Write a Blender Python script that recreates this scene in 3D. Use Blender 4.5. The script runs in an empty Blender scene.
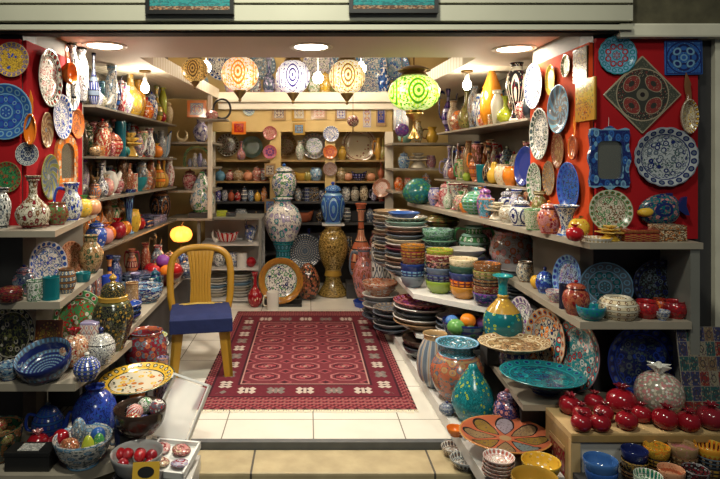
import bpy, bmesh, math, random
from math import sin, cos, pi, radians, sqrt, atan2, floor
from mathutils import Vector, Matrix

random.seed(7)
scene = bpy.context.scene
COL = scene.collection
F, CX, CY, EYE = 580.0, 308.0, 162.0, 1.5       # focal length in px, vanishing point, eye height

def at(px, py, Y):
    return Vector(((px - CX) * Y / F, Y, EYE + (CY - py) * Y / F))

# ------------------------------------------------------------------ colours
C = dict(
    white=(.64, .62, .57), cream=(.60, .50, .33), ivory=(.54, .49, .38), cobalt=(.025, .06, .38), navy=(.012, .02, .11),
    blue=(.025, .10, .34), skyblue=(.15, .31, .47), teal=(.006, .11, .13), turquoise=(.012, .20, .23), green=(.05, .22, .07),
    darkgreen=(.015, .06, .03), lime=(.30, .40, .03), olive=(.20, .20, .05), mint=(.24, .42, .34), yellow=(.62, .38, .04), gold=(.36, .21, .035),
    orange=(.68, .18, .015), terracotta=(.36, .095, .045), red=(.40, .012, .014), maroon=(.17, .012, .02), pink=(.50, .20, .20),
    purple=(.20, .05, .28), lilac=(.30, .26, .42), brown=(.17, .075, .03), tan=(.33, .21, .10), black=(.012, .012, .014), grey=(.28, .28, .28),
    peach=(.55, .27, .15), amber=(.48, .19, .012), crimson=(.24, .006, .012), slate=(.10, .13, .17))
WORD = dict(cobalt='cobalt blue', navy='navy', skyblue='pale blue', darkgreen='dark green', slate='slate grey')
def cw(c): return WORD.get(c, c)

# ------------------------------------------------------------------ shader expression helper
class E:
    """a float socket (or number) with arithmetic that grows Math nodes"""
    nt = None
    def __init__(s, v): s.v = v
    @staticmethod
    def m(op, a, b=None, c=None):
        n = E.nt.nodes.new('ShaderNodeMath'); n.operation = op
        for i, q in enumerate((a, b, c)):
            if q is None: continue
            q = q.v if isinstance(q, E) else q
            if isinstance(q, (int, float)): n.inputs[i].default_value = q
            else: E.nt.links.new(q, n.inputs[i])
        return E(n.outputs[0])
    def __add__(s, o): return E.m('ADD', s, o)
    __radd__ = __add__
    def __sub__(s, o): return E.m('SUBTRACT', s, o)
    def __rsub__(s, o): return E.m('SUBTRACT', o, s)
    def __mul__(s, o): return E.m('MULTIPLY', s, o)
    __rmul__ = __mul__
    def __truediv__(s, o): return E.m('DIVIDE', s, o)
    def __gt__(s, o): return E.m('GREATER_THAN', s, o)
    def __lt__(s, o): return E.m('LESS_THAN', s, o)
def fr(a): return E.m('FRACT', a)
def ab(a): return E.m('ABSOLUTE', a)
def mx(a, b): return E.m('MAXIMUM', a, b)
def mn(a, b): return E.m('MINIMUM', a, b)
def sq(a): return E.m('SQRT', a)
def sn(a): return E.m('SINE', a)
def cs(a): return E.m('COSINE', a)
def flr(a): return E.m('FLOOR', a)
def band(x, a, b): return (x > a) * (x < b)
def mix(f, a, b):
    n = E.nt.nodes.new('ShaderNodeMix'); n.data_type = 'RGBA'
    for i, q in ((0, f), (6, a), (7, b)):
        q = q.v if isinstance(q, E) else q
        if isinstance(q, (int, float)): n.inputs[i].default_value = q
        elif isinstance(q, (tuple, list)): n.inputs[i].default_value = tuple(q)[:3] + (1,)
        else: E.nt.links.new(q, n.inputs[i])
    return n.outputs[2]
def attr(name):
    n = E.nt.nodes.new('ShaderNodeAttribute'); n.attribute_type = 'OBJECT'; n.attribute_name = name
    return n.outputs['Color']
def vec(x, y, z):
    n = E.nt.nodes.new('ShaderNodeCombineXYZ')
    for i, q in enumerate((x, y, z)):
        if isinstance(q, E): E.nt.links.new(q.v, n.inputs[i])
        else: n.inputs[i].default_value = q
    return n.outputs[0]
def xyz(sock):
    n = E.nt.nodes.new('ShaderNodeSeparateXYZ'); E.nt.links.new(sock, n.inputs[0])
    return E(n.outputs[0]), E(n.outputs[1]), E(n.outputs[2])
def voro(v, scale, feature='F1', dim='3D', rnd=1.0):
    n = E.nt.nodes.new('ShaderNodeTexVoronoi'); n.voronoi_dimensions = dim; n.feature = feature
    E.nt.links.new(v, n.inputs['Vector']); n.inputs['Scale'].default_value = scale; n.inputs['Randomness'].default_value = rnd
    d = E(n.outputs['Distance'])
    r = None
    if feature == 'F1':
        s = E.nt.nodes.new('ShaderNodeSeparateColor'); E.nt.links.new(n.outputs['Color'], s.inputs[0]); r = E(s.outputs[0])
    return d, r
def noise(v, scale, detail=2.0):
    n = E.nt.nodes.new('ShaderNodeTexNoise'); E.nt.links.new(v, n.inputs['Vector'])
    n.inputs['Scale'].default_value = scale; n.inputs['Detail'].default_value = detail
    return E(n.outputs[0])
def coord(kind='Generated'):
    return E.nt.nodes.new('ShaderNodeTexCoord').outputs[kind]
def rnd():
    return E(E.nt.nodes.new('ShaderNodeObjectInfo').outputs['Random'])

MATS = {}
def begin(name):
    m = bpy.data.materials.new(name); m.use_nodes = True
    E.nt = m.node_tree
    MATS[name] = m
    return m, m.node_tree.nodes['Principled BSDF']
def link(sock, inp):
    E.nt.links.new(sock.v if isinstance(sock, E) else sock, inp)
def bump(bs, height, strength=.3, dist=.01):
    n = E.nt.nodes.new('ShaderNodeBump'); n.inputs['Strength'].default_value = strength; n.inputs['Distance'].default_value = dist
    link(height, n.inputs['Height']); E.nt.links.new(n.outputs[0], bs.inputs['Normal'])

def plain(name, col, rough=.5, metal=0, emit=0, ecol=None, noise_amt=0, scale=6, bmp=0, spec=.5):
    m, bs = begin(name)
    bs.inputs['Base Color'].default_value = tuple(col) + (1,)
    bs.inputs['Roughness'].default_value = rough; bs.inputs['Metallic'].default_value = metal
    bs.inputs['Specular IOR Level'].default_value = spec
    if noise_amt or bmp:
        nz = noise(coord('Object'), scale, 5)
        if noise_amt:
            k = 1 - noise_amt
            link(mix(nz, [c * k for c in col], [min(1, c * (1 + noise_amt)) for c in col]), bs.inputs['Base Color'])
        if bmp: bump(bs, nz, bmp)
    if emit:
        bs.inputs['Emission Color'].default_value = tuple(ecol or col) + (1,); bs.inputs['Emission Strength'].default_value = emit
    return m

# ---- glazed ceramic patterns; colours come from each object's own c1, c2, c3
DARK = (.02, .016, .016)
def glaze(name, rough=.16):
    m, bs = begin(name)
    bs.inputs['Roughness'].default_value = rough
    bs.inputs['Specular IOR Level'].default_value = .55
    return m, bs
def polar():
    g = coord(); x, y, z = xyz(g)
    x = x - .5; y = y - .5
    th = E.m('ARCTAN2', y, x) / (2 * pi) + .5
    return g, x, y, z, th
def seeded(g):
    r = rnd() * 37.0
    n = E.nt.nodes.new('ShaderNodeVectorMath'); n.operation = 'ADD'
    E.nt.links.new(g, n.inputs[0]); E.nt.links.new(vec(r, r * 1.7, r * .6), n.inputs[1])
    return n.outputs[0]

m, bs = glaze('glaze_plain', .13)
nz = noise(coord('Object'), 3, 3)
link(mix(nz * .35, attr('c1'), attr('c2')), bs.inputs['Base Color'])

def body_pattern(name, fn):
    m, bs = glaze(name)
    g, x, y, z, th = polar()
    link(fn(g, x, y, z, th, attr('c1'), attr('c2'), attr('c3')), bs.inputs['Base Color'])

def f_floral(g, x, y, z, th, a, b, c):
    v = seeded(g)
    d, r = voro(v, 6.6)
    col = a
    n = noise(v, 10, 1)
    col = mix(ab(n - .5) < .02, col, mix(.5, c, DARK))                 # stems
    dl, rl = voro(v, 13)
    col = mix((dl < .33) * (rl > .35), col, mix(.45, c, (.02, .09, .03)))  # leaves
    fl = mix(r > .5, b, c)
    col = mix(d < .46, col, mix(.6, a, DARK)); col = mix(d < .43, col, fl)
    col = mix(band(d, .12, .25), col, mix(.55, fl, a)); col = mix(d < .10, col, mix(r > .5, c, b))
    ring = band(z, .03, .07) + band(z, .93, .965)
    return mix(ring, col, b)
body_pattern('glaze_floral', f_floral)

def f_mosaic(g, x, y, z, th, a, b, c):
    v = seeded(g)
    d, r = voro(v, 13); e, _ = voro(v, 13, 'DISTANCE_TO_EDGE')
    col = mix(r > .42, b, c); col = mix(r > .72, col, a)
    return mix(e < .07, col, mix(.6, a, DARK))
body_pattern('glaze_mosaic', f_mosaic)

def f_bands(g, x, y, z, th, a, b, c):
    k = fr(z * 4.0 + .12)
    u = ab(fr(th * 14) - .5); vv = ab(k - .5)
    col = mix(band(k, .2, .8), a, b)
    col = mix((u * u + vv * vv * .6) < .045, col, c)
    col = mix((u * u + vv * vv * .6) < .012, col, a)
    col = mix(band(k, .16, .22) + band(k, .78, .84), col, DARK)
    return col
body_pattern('glaze_bands', f_bands)

def f_medal(g, x, y, z, th, a, b, c):
    u = ab(fr(th * 6) - .5) * 2; vv = ab(z - .45) * 2.6
    q = u * u * 1.3 + vv * vv
    d, r = voro(seeded(g), 12)
    col = mix((d < .3), a, mix(r > .5, b, c))
    col = mix(q < .95, col, DARK); col = mix(q < .82, col, b); col = mix(q < .5, col, mix(d < .33, a, c)); col = mix(q < .1, col, b)
    return mix(band(z, .86, .93) + (z < .05), col, b)
body_pattern('glaze_medal', f_medal)

def f_vine(g, x, y, z, th, a, b, c):
    v = seeded(g)
    n = noise(v, 8, 2)
    t = ab(fr(n * 7) - .5)
    col = mix(t < .17, a, b)
    d, r = voro(v, 10)
    col = mix((d < .27), col, c); col = mix(d < .12, col, a)
    return mix(band(z, .94, .98) + (z < .04), col, b)
body_pattern('glaze_vine', f_vine)

def f_lattice(g, x, y, z, th, a, b, c):
    u = th * 12; w = z * 7
    p = fr(u + w * .5); q = fr(u - w * .5)
    col = mix((p < .16) + (q < .16), a, b)
    pp = ab(p - .58); qq = ab(q - .58)
    col = mix((pp + qq) < .22, col, c)
    return mix((z > .93) + (z < .05), col, c)
body_pattern('glaze_lattice', f_lattice)

def f_stripes(g, x, y, z, th, a, b, c):
    k = fr(th * 14)
    col = mix(k < .5, a, b)
    col = mix(band(k, .2, .3), col, c)
    return mix((z > .9), col, c)
body_pattern('glaze_stripes', f_stripes)

def f_dots(g, x, y, z, th, a, b, c):
    d, r = voro(seeded(g), 7, rnd=.5)
    col = mix(d < .3, a, mix(r > .5, b, c))
    col = mix(d < .13, col, a)
    return col
body_pattern('glaze_dots', f_dots)

# ---- flat ware, pattern in the disc's own plane
def flat_pattern(name, fn):
    m, bs = glaze(name)
    g, x, y, z, th = polar()
    r = sq(x * x + y * y) * 2
    link(fn(g, x, y, r, th, attr('c1'), attr('c2'), attr('c3')), bs.inputs['Base Color'])
def petals(col, r, th, n, rc, rw, uw, c_out, c_in, shift=0.0):
    u = (fr(th * n + shift) - .5) * (1 / uw); v = (r - rc) * (1 / rw)
    q = u * u + v * v
    col = mix(q < 1, col, mix(.7, c_out, DARK)); col = mix(q < .78, col, c_out); return mix(q < .28, col, c_in)
def p_mandala(g, x, y, r, th, a, b, c):
    col = a
    col = petals(col, r, th, 16, .80, .12, .42, b, a)
    col = mix(band(r, .62, .66), col, b)
    col = petals(col, r, th, 8, .47, .16, .40, c, a)
    col = petals(col, r, th, 8, .44, .09, .22, b, c, .5)
    col = mix(r < .26, col, b); col = mix(r < .21, col, a); col = petals(col, r, th, 6, .12, .08, .4, c, b)
    return mix(band(r, .95, 2), col, b)
flat_pattern('plate_mandala', p_mandala)
def p_floral(g, x, y, r, th, a, b, c):
    v = seeded(g)
    d, k = voro(v, 9.5); dl, kl = voro(v, 19)
    n = noise(v, 13, 1)
    col = mix(ab(n - .5) < .025, a, mix(.5, c, DARK))
    col = mix((dl < .35) * (kl > .3), col, mix(.45, c, (.02, .09, .04)))
    fl = mix(k > .5, b, c)
    col = mix(d < .47, col, mix(.6, a, DARK)); col = mix(d < .44, col, fl); col = mix(band(d, .13, .28), col, a)
    e = petals(a, r, th, 20, .87, .08, .36, b, c)
    col = mix(r > .76, col, e)
    col = mix(band(r, .745, .775), col, b)
    return mix(r > .965, col, mix(.5, a, b))
flat_pattern('plate_floral', p_floral)
def p_rings(g, x, y, r, th, a, b, c):
    k = fr(r * 8.2 + .1)
    dots = ab(fr(th * 34) - .5) < .22
    col = mix(k < .5, a, b)
    col = mix(band(k, .56, .9) * dots, col, c)
    col = mix(r < .1, col, b)
    return col
flat_pattern('plate_rings', p_rings)
def p_dots(g, x, y, r, th, a, b, c):
    d, k = voro(seeded(g), 9, rnd=.55)
    col = mix(d < .27, a, mix(k > .8, b, c)); col = mix(d < .09, col, a)
    col = mix(band(r, .84, .88), col, b)
    return col
flat_pattern('plate_dots', p_dots)
def p_leaf(g, x, y, r, th, a, b, c):
    w = sn(th * (2 * pi * 9) + r * 14.0)
    col = mix(w > .25, a, b)
    col = mix(ab(w) < .16, col, c)
    col = petals(col, r, th, 9, .3, .2, .35, a, b)
    col = mix(r < .13, col, c)
    return mix(r > .94, col, b)
flat_pattern('plate_leaf', p_leaf)
def p_lotus(g, x, y, r, th, a, b, c):
    # eight teardrop panels filled with tiny dots on a red ground
    u = (fr(th * 8) - .5) * 2; rr = (r - .55) * (1 / .37)
    w = (r * .95)
    q = u * u * (1 / 0.75) + rr * rr
    d, k = voro(seeded(g), 30)
    idx = fr(flr(th * 8) * .37)
    fill = mix(idx > .3, mix(.5, b, DARK), mix(.4, c, DARK)); fill = mix(idx > .6, fill, (.13, .16, .16)); fill = mix(idx > .8, fill, (.22, .18, .21))
    fill = mix(d < .3, fill, (.08, .05, .05))
    col = mix(q < 1, a, DARK); col = mix(q < .75, col, fill)
    col = mix(r < .13, col, c)
    return mix(r > .955, col, mix(.5, a, b))
flat_pattern('plate_lotus', p_lotus)
def p_tile(g, x, y, r, th, a, b, c):
    s = mx(ab(x), ab(y)) * 2; dm = (ab(x) + ab(y)) * 2
    col = mix(band(dm, .7, .8), a, b)
    d, k = voro(g, 26)
    col = mix(d < .3, col, mix(k > .5, b, c))
    col = petals(col, r, th, 4, .55, .24, .4, b, a, .5); col = petals(col, r, th, 4, .5, .22, .34, c, b)
    col = mix(r < .2, col, c); col = mix(r < .12, col, a)
    col = mix(band(r, .88, .95), col, b)
    col = mix(s > .9, col, b); return mix(s > .96, col, a)
flat_pattern('plate_tile', p_tile)

def p_roundel(g, x, y, r, th, a, b, c):
    s = mx(ab(x), ab(y)) * 2
    d, k = voro(g, 24); d2, k2 = voro(g, 40)
    col = mix(d2 < .3, a, mix(.5, a, c))
    inner_ = mix(d2 < .34, mix(.6, a, DARK), mix(k2 > .5, c, b))
    col = mix(r < .93, col, inner_)
    col = mix(r < .62, col, mix(.5, a, DARK))
    u = (fr(th * 4 + .5) - .5) * (1 / .40); v = (r - .56) * (1 / .26); q = u * u + v * v
    ros = mix(d2 < .3, b, mix(k2 > .5, c, mix(.5, b, DARK)))
    col = mix(q < 1, col, c); col = mix(q < .86, col, ros); col = mix(q < .12, col, mix(.6, a, DARK))
    col = mix(r < .22, col, mix(.6, c, a)); col = mix(r < .09, col, DARK)
    col = mix(band(r, .92, .96), col, c)
    return mix(s > .955, col, c)
flat_pattern('plate_roundel', p_roundel)
def p_platter(g, x, y, r, th, a, b, c):
    v = seeded(g)
    d, k = voro(v, 9); dl, kl = voro(v, 17)
    ground = mix(r > .70, b, a)
    col = mix((dl < .3) * (kl > .35), ground, mix(.3, c, DARK))
    col = mix((d < .36) * (r < .70), col, mix(k > .55, (.42, .13, .02), a)); col = mix((d < .15) * (r < .7), col, b)
    col = petals(col, r, th, 24, .85, .06, .3, c, b)
    return mix(band(r, .69, .72) + band(r, .955, 2), col, mix(.5, c, DARK))
flat_pattern('plate_platter', p_platter)
def f_grain(g, x, y, z, th, a, b, c):
    d, r = voro(seeded(g), 17)
    col = mix(r > .5, a, b); col = mix(r > .85, col, c)
    return mix(d > .55, col, mix(.5, b, DARK))
body_pattern('glaze_grain', f_grain)
# ------------------------------------------------------------------ mesh builders (unit size: 1 wide, 1 high, foot at z = 0)
def crom(pts, n=3):
    """smooth polyline through pts"""
    out = []
    P = [pts[0]] + list(pts) + [pts[-1]]
    for i in range(1, len(P) - 2):
        p0, p1, p2, p3 = [Vector(q) for q in P[i - 1:i + 3]]
        for k in range(n):
            t = k / n
            out.append(.5 * ((2 * p1) + (p2 - p0) * t + (2 * p0 - 5 * p1 + 4 * p2 - p3) * t * t + (3 * p1 - p0 - 3 * p2 + p3) * t ** 3))
    out.append(Vector(pts[-1]))
    return out
def lathe(bm, prof, seg=24, cx=0, cy=0, smooth=2, mod=None, sy=1.0):
    pts = crom([(p[0], p[1], 0) for p in prof], smooth) if smooth > 1 else [Vector((p[0], p[1], 0)) for p in prof]
    rows = []
    for p in pts:
        r = max(p.x, 0)
        if r < 1e-4: rows.append([bm.verts.new((cx, cy, p.y))]); continue
        row = []
        for k in range(seg):
            t = 2 * pi * k / seg
            q = r * (mod(t, p.y) if mod else 1)
            row.append(bm.verts.new((cx + q * cos(t), cy + q * sin(t) * sy, p.y)))
        rows.append(row)
    for a, b in zip(rows, rows[1:]):
        if len(a) == 1 and len(b) == 1: continue
        for k in range(seg):
            j = (k + 1) % seg
            if len(a) == 1: bm.faces.new((a[0], b[k], b[j]))
            elif len(b) == 1: bm.faces.new((a[k], a[j], b[0]))
            else: bm.faces.new((a[k], a[j], b[j], b[k]))
def tube(bm, pts, rad, seg=8, smooth=3, flat=1.0, cap=True):
    P = crom(pts, smooth) if smooth > 1 else [Vector(p) for p in pts]
    n = len(P); rings = []
    if isinstance(rad, (int, float)): rad = [rad] * len(pts)
    ref = None
    for i, p in enumerate(P):
        t = (P[min(i + 1, n - 1)] - P[max(i - 1, 0)]).normalized()
        if ref is None: ref = Vector((0, 1, 0)) if abs(t.y) < .9 else Vector((1, 0, 0))
        u = t.cross(ref).normalized(); w = u.cross(t).normalized(); ref = w
        f = i / max(1, n - 1) * (len(rad) - 1); k = min(int(f), len(rad) - 2) if len(rad) > 1 else 0
        r = rad[k] + (rad[min(k + 1, len(rad) - 1)] - rad[k]) * (f - k)
        rings.append([bm.verts.new(p + u * (r * cos(2 * pi * j / seg)) + w * (r * flat * sin(2 * pi * j / seg))) for j in range(seg)])
    for a, b in zip(rings, rings[1:]):
        for j in range(seg):
            q = (j + 1) % seg; bm.faces.new((a[j], a[q], b[q], b[j]))
    if cap:
        bm.faces.new(rings[0]); bm.faces.new(rings[-1][::-1])
def box(bm, x0, x1, y0, y1, z0, z1, bev=0):
    b = bmesh.new()
    bmesh.ops.create_cube(b, size=1)
    for v in b.verts:
        v.co = Vector((x0 + (v.co.x + .5) * (x1 - x0), y0 + (v.co.y + .5) * (y1 - y0), z0 + (v.co.z + .5) * (z1 - z0)))
    if bev: bmesh.ops.bevel(b, geom=b.edges[:], offset=bev, segments=2, affect='EDGES', profile=.6)
    merge(bm, b)
def merge(bm, b, M=None):
    mp = {v: bm.verts.new(M @ v.co if M else v.co) for v in b.verts}
    for f in b.faces:
        try: bm.faces.new([mp[v] for v in f.verts])
        except ValueError: pass
    b.free()
def prism(bm, poly, z0, z1):
    lo = [bm.verts.new((x, y, z0)) for x, y in poly]; hi = [bm.verts.new((x, y, z1)) for x, y in poly]
    n = len(poly)
    bm.faces.new(lo[::-1]); bm.faces.new(hi)
    for i in range(n):
        j = (i + 1) % n; bm.faces.new((lo[i], lo[j], hi[j], hi[i]))
def finish(bm, name, smooth=True):
    bmesh.ops.recalc_face_normals(bm, faces=bm.faces[:])
    me = bpy.data.meshes.new(name); bm.to_mesh(me); bm.free()
    if smooth:
        for p in me.polygons: p.use_smooth = True
        try: me.set_sharp_from_angle(angle=radians(50))
        except Exception: pass
    me.materials.append(None)
    return me

# profiles: (radius, height)
def inside(r, z, d=.16): return [(r * .9, z), (r * .82, z - d * .5), (r * .78, z - d), (0, z - d)]
PR = dict(
    vase=[(0, 0), (.2, 0), (.24, .02), (.37, .16), (.48, .36), (.5, .5), (.43, .66), (.27, .79), (.2, .87), (.23, .95), (.31, 1)] + inside(.31, 1),
    bottle=[(0, 0), (.24, 0), (.28, .02), (.43, .1), (.5, .24), (.45, .38), (.28, .5), (.15, .59), (.12, .72), (.13, .88), (.19, .96), (.24, 1)] + inside(.22, 1, .1),
    slim=[(0, 0), (.3, 0), (.33, .03), (.4, .2), (.5, .48), (.46, .68), (.3, .82), (.24, .88), (.3, .95), (.42, 1)] + inside(.42, 1, .1),
    trumpet=[(0, 0), (.34, 0), (.36, .03), (.2, .1), (.19, .3), (.24, .55), (.34, .8), (.5, 1)] + inside(.48, 1, .15),
    jar=[(0, 0), (.3, 0), (.34, .03), (.46, .26), (.5, .46), (.43, .64), (.3, .73), (.27, .78), (0, .78)],
    pot=[(0, 0), (.3, 0), (.34, .05), (.47, .3), (.5, .55), (.45, .8), (.37, .93), (.4, 1)] + inside(.4, 1, .3),
    cup=[(0, 0), (.36, 0), (.4, .04), (.45, .3), (.48, .7), (.5, 1)] + inside(.5, 1, .5),
    cylinder=[(0, 0), (.46, 0), (.48, .03), (.48, .5), (.48, .95), (.5, 1)] + inside(.5, 1, .4),
    bowl=[(0, 0), (.24, 0), (.27, .06), (.25, .1), (.4, .42), (.47, .75), (.5, 1), (.475, 1), (.44, .72), (.36, .42), (.2, .2), (0, .16)],
    deepbowl=[(0, 0), (.28, 0), (.31, .06), (.42, .3), (.48, .65), (.5, 1), (.47, 1), (.44, .65), (.38, .34), (.2, .18), (0, .15)],
    plate=[(0, 0), (.28, 0), (.3, .12), (.36, .28), (.48, .8), (.5, .95), (.49, 1), (.46, .95), (.35, .5), (.3, .42), (.15, .4), (0, .4)],
    ball=[(0, 0), (.15, .02), (.35, .13), (.48, .34), (.5, .5), (.48, .66), (.35, .87), (.15, .98), (0, 1)],
    egg=[(0, 0), (.18, 0), (.36, .1), (.48, .3), (.5, .45), (.45, .65), (.3, .87), (.13, .98), (0, 1)],
    turban=[(0, 0), (.26, 0), (.34, .03), (.48, .2), (.5, .34), (.42, .56), (.24, .78), (.12, .92), (.09, .98), (0, 1)],
    squat=[(0, 0), (.34, 0), (.4, .06), (.5, .4), (.47, .7), (.36, .92), (.3, 1), (.24, .96), (.1, .86), (0, .84)],
    melon=[(0, 0), (.25, 0), (.42, .14), (.5, .42), (.44, .72), (.3, .92), (.34, 1)] + inside(.34, 1, .2),
    stem=[(0, 0), (.3, 0), (.32, .03), (.12, .12), (.1, .3), (.18, .46), (.4, .62), (.5, .85), (.5, 1)] + inside(.5, 1, .25),
    urn=[(0, 0), (.34, 0), (.36, .04), (.28, .09), (.2, .2), (.3, .32), (.46, .5), (.5, .66), (.4, .82), (.22, .91), (.24, .96), (.32, 1)] + inside(.32, 1, .1),
    tray=[(0, 0), (.4, 0), (.44, .1), (.5, .9), (.49, 1), (.46, .9), (.4, .3), (0, .25)],
)
KIND = {}      # kind -> (object name, category, noun for labels, [(part, parent part or None, paint or None, builder)])
def reg(kind, name, cat, noun, parts): KIND[kind] = (name, cat, noun, parts)
def L(prof, **k): return lambda bm: lathe(bm, PR[prof] if isinstance(prof, str) else prof, **k)
def simple(kind, prof, name, cat, noun, **k): reg(kind, name, cat, noun, [('body', None, None, L(prof, **k))])

simple('vase', 'vase', 'vase', 'vase', 'vase')
simple('bottle', 'bottle', 'bottle_vase', 'vase', 'long-necked vase')
simple('slim', 'slim', 'slim_vase', 'vase', 'slim vase')
simple('trumpet', 'trumpet', 'flared_vase', 'vase', 'flared vase')
simple('pot', 'pot', 'ceramic_pot', 'pot', 'round pot')
simple('cup', 'cup', 'ceramic_cup', 'cup', 'cup')
simple('tumbler', 'cylinder', 'ceramic_tumbler', 'cup', 'straight tumbler')
simple('bowl', 'bowl', 'bowl', 'bowl', 'bowl')
simple('deepbowl', 'deepbowl', 'bowl', 'bowl', 'deep bowl')
simple('plate', 'plate', 'plate', 'plate', 'plate', seg=36)
simple('tray', 'tray', 'round_tray', 'tray', 'round tray', seg=32)
simple('ball', 'ball', 'ball_ornament', 'ornament', 'ball ornament')
simple('egg', 'egg', 'egg_ornament', 'ornament', 'egg ornament')
simple('squat', 'squat', 'squat_pot', 'pot', 'squat closed pot', seg=32, mod=lambda t, z: 1 + .035 * cos(12 * t))
simple('melon', 'melon', 'melon_vase', 'vase', 'ribbed melon vase', seg=40, mod=lambda t, z: 1 + .04 * cos(10 * t) * (1 - abs(2 * z - 1)))
simple('globe', [(0, 0), (.26, 0), (.3, .02), (.46, .22), (.5, .46), (.45, .7), (.3, .86), (.2, .92), (.22, 1)] + inside(.22, 1, .1), 'globe_vase', 'vase', 'globe vase')
simple('goblet', 'stem', 'goblet', 'goblet', 'goblet')
reg('turban', 'gourd_vase', 'vase', 'pear-shaped gourd vase', [('body', None, None, L('turban', seg=36, mod=lambda t, z: 1 + .03 * cos(9 * t) * (1 - z)))])
reg('scallop', 'scalloped_plate', 'plate', 'scalloped plate', [('body', None, None, L('plate', seg=64, mod=lambda t, z: 1 + .03 * abs(sin(8 * t)) if z > .5 else 1))])

def knob(z0, r=.06): return [(0, z0), (r * .6, z0), (r * .55, z0 + .02), (r, z0 + .05), (r * .8, z0 + .08), (0, z0 + .1)]
reg('jar', 'lidded_jar', 'jar', 'lidded jar', [('body', None, None, L('jar')),
    ('lid', None, None, L([(0, .775), (.33, .775), (.34, .80), (.29, .86), (.12, .91), (0, .91)])),
    ('knob', 'lid', 'c3', L(knob(.90, .08)))])
reg('urn', 'lidded_urn', 'urn', 'lidded urn', [('body', None, None, L([(0, 0), (.24, 0), (.26, .03), (.36, .14), (.48, .36), (.5, .48), (.42, .6), (.32, .65), (0, .65)])),
    ('collar', None, 'c3', L([(0, .645), (.33, .645), (.36, .66), (.36, .69), (.33, .71), (0, .71)])),
    ('lid', None, None, L([(0, .705), (.28, .705), (.3, .73), (.27, .82), (.16, .87), (0, .88)])),
    ('knob', 'lid', 'c3', L([(0, .87), (.09, .87), (.05, .9), (.1, .94), (.06, .97), (0, 1)]))])
reg('urnvase', 'pedestal_urn', 'urn', 'tall pedestal urn', [('body', None, None, L('urn')), ])
reg('lidpot', 'lidded_pot', 'pot', 'squat lidded pot', [('body', None, None, L([(0, 0), (.3, 0), (.34, .04), (.48, .25), (.5, .42), (.42, .58), (0, .58)])),
    ('lid', None, None, L([(0, .575), (.43, .575), (.44, .61), (.3, .76), (.1, .84), (0, .84)])),
    ('knob', 'lid', 'c3', L([(0, .83), (.08, .83), (.06, .87), (.1, .93), (.05, 1), (0, 1)]))])
reg('tureen', 'tureen', 'pot', 'domed tureen', [('body', None, None, L([(0, 0), (.26, 0), (.28, .05), (.45, .2), (.5, .42), (.5, .46), (0, .46)])),
    ('lid', None, None, L([(0, .455), (.5, .455), (.51, .48), (.46, .62), (.28, .8), (.1, .86), (0, .86)])),
    ('knob', 'lid', 'c3', L([(0, .85), (.06, .85), (.05, .89), (.08, .94), (.04, 1), (0, 1)]))])
def handle(x0, z0, z1, out, r=.04):
    return lambda bm: tube(bm, [(x0, 0, z0), (x0 - out * .8, 0, z0 + .02), (x0 - out, 0, (z0 + z1) / 2), (x0 - out * .7, 0, z1), (x0 + .02, 0, z1 - .02)], r)
reg('teapot', 'teapot', 'teapot', 'teapot', [('body', None, None, L([(0, 0), (.18, 0), (.2, .03), (.31, .2), (.34, .4), (.28, .6), (.18, .7), (0, .7)])),
    ('lid', None, None, L([(0, .695), (.2, .695), (.2, .72), (.14, .82), (.05, .87), (0, .87)])), ('knob', 'lid', 'c3', L(knob(.86, .06))),
    ('handle', None, 'c2', handle(-.29, .2, .62, .19, .035)),
    ('spout', None, 'c2', lambda bm: tube(bm, [(.28, 0, .25), (.38, 0, .34), (.42, 0, .55), (.49, 0, .7)], [.08, .06, .045, .035]))])
JUG = [(0, 0), (.2, 0), (.22, .03), (.31, .15), (.36, .35), (.32, .55), (.22, .72), (.2, .8), (.25, .95), (.28, 1)] + inside(.28, 1, .15)
reg('jug', 'jug', 'jug', 'handled jug', [('body', None, None, L(JUG, cx=.12)), ('handle', None, 'c2', handle(-.12, .3, .85, .35, .045))])
reg('ewer', 'ewer', 'ewer', 'tall ewer', [('body', None, None, L([(0, 0), (.2, 0), (.22, .02), (.14, .08), (.3, .22), (.36, .36), (.26, .52), (.1, .66), (.08, .8), (.13, .9), (.1, .95), (.03, 1), (0, 1)])),
    ('handle', None, 'c2', handle(-.2, .32, .86, .28, .03)),
    ('spout', None, 'c2', lambda bm: tube(bm, [(.28, 0, .35), (.4, 0, .45), (.4, 0, .68), (.49, 0, .84)], [.05, .04, .03, .025]))])
reg('mug', 'mug', 'mug', 'mug', [('body', None, None, L([(0, 0), (.33, 0), (.36, .03), (.37, .5), (.38, 1)] + inside(.38, 1, .7), cx=.11)),
    ('handle', None, 'c2', handle(-.24, .22, .8, .24, .05))])
reg('amphora', 'two_handled_vase', 'vase', 'two-handled vase', [('body', None, None, L([(r * .76, z) for r, z in PR['vase']])),
    ('handle', None, 'c2', handle(-.22, .5, .92, .25, .035)), ('handle', None, 'c2', lambda bm: tube(bm, [(.22, 0, .5), (.43, 0, .52), (.47, 0, .71), (.4, 0, .92), (.2, 0, .9)], .035))])
def crown(bm):
    lathe(bm, [(0, .80), (.1, .80), (.09, .86), (.12, .92), (.2, 1.0), (.17, .98), (.07, .88), (0, .87)], seg=30, smooth=1, mod=lambda t, z: 1 if z < .9 else 1 + .38 * cos(6 * t))
reg('pomegranate', 'pomegranate_ornament', 'pomegranate', 'ceramic pomegranate', [
    ('body', None, None, L([(0, 0), (.14, 0), (.36, .09), (.48, .28), (.5, .44), (.44, .65), (.28, .79), (.1, .84), (0, .84)])), ('crown', None, 'c3', crown)])
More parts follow.
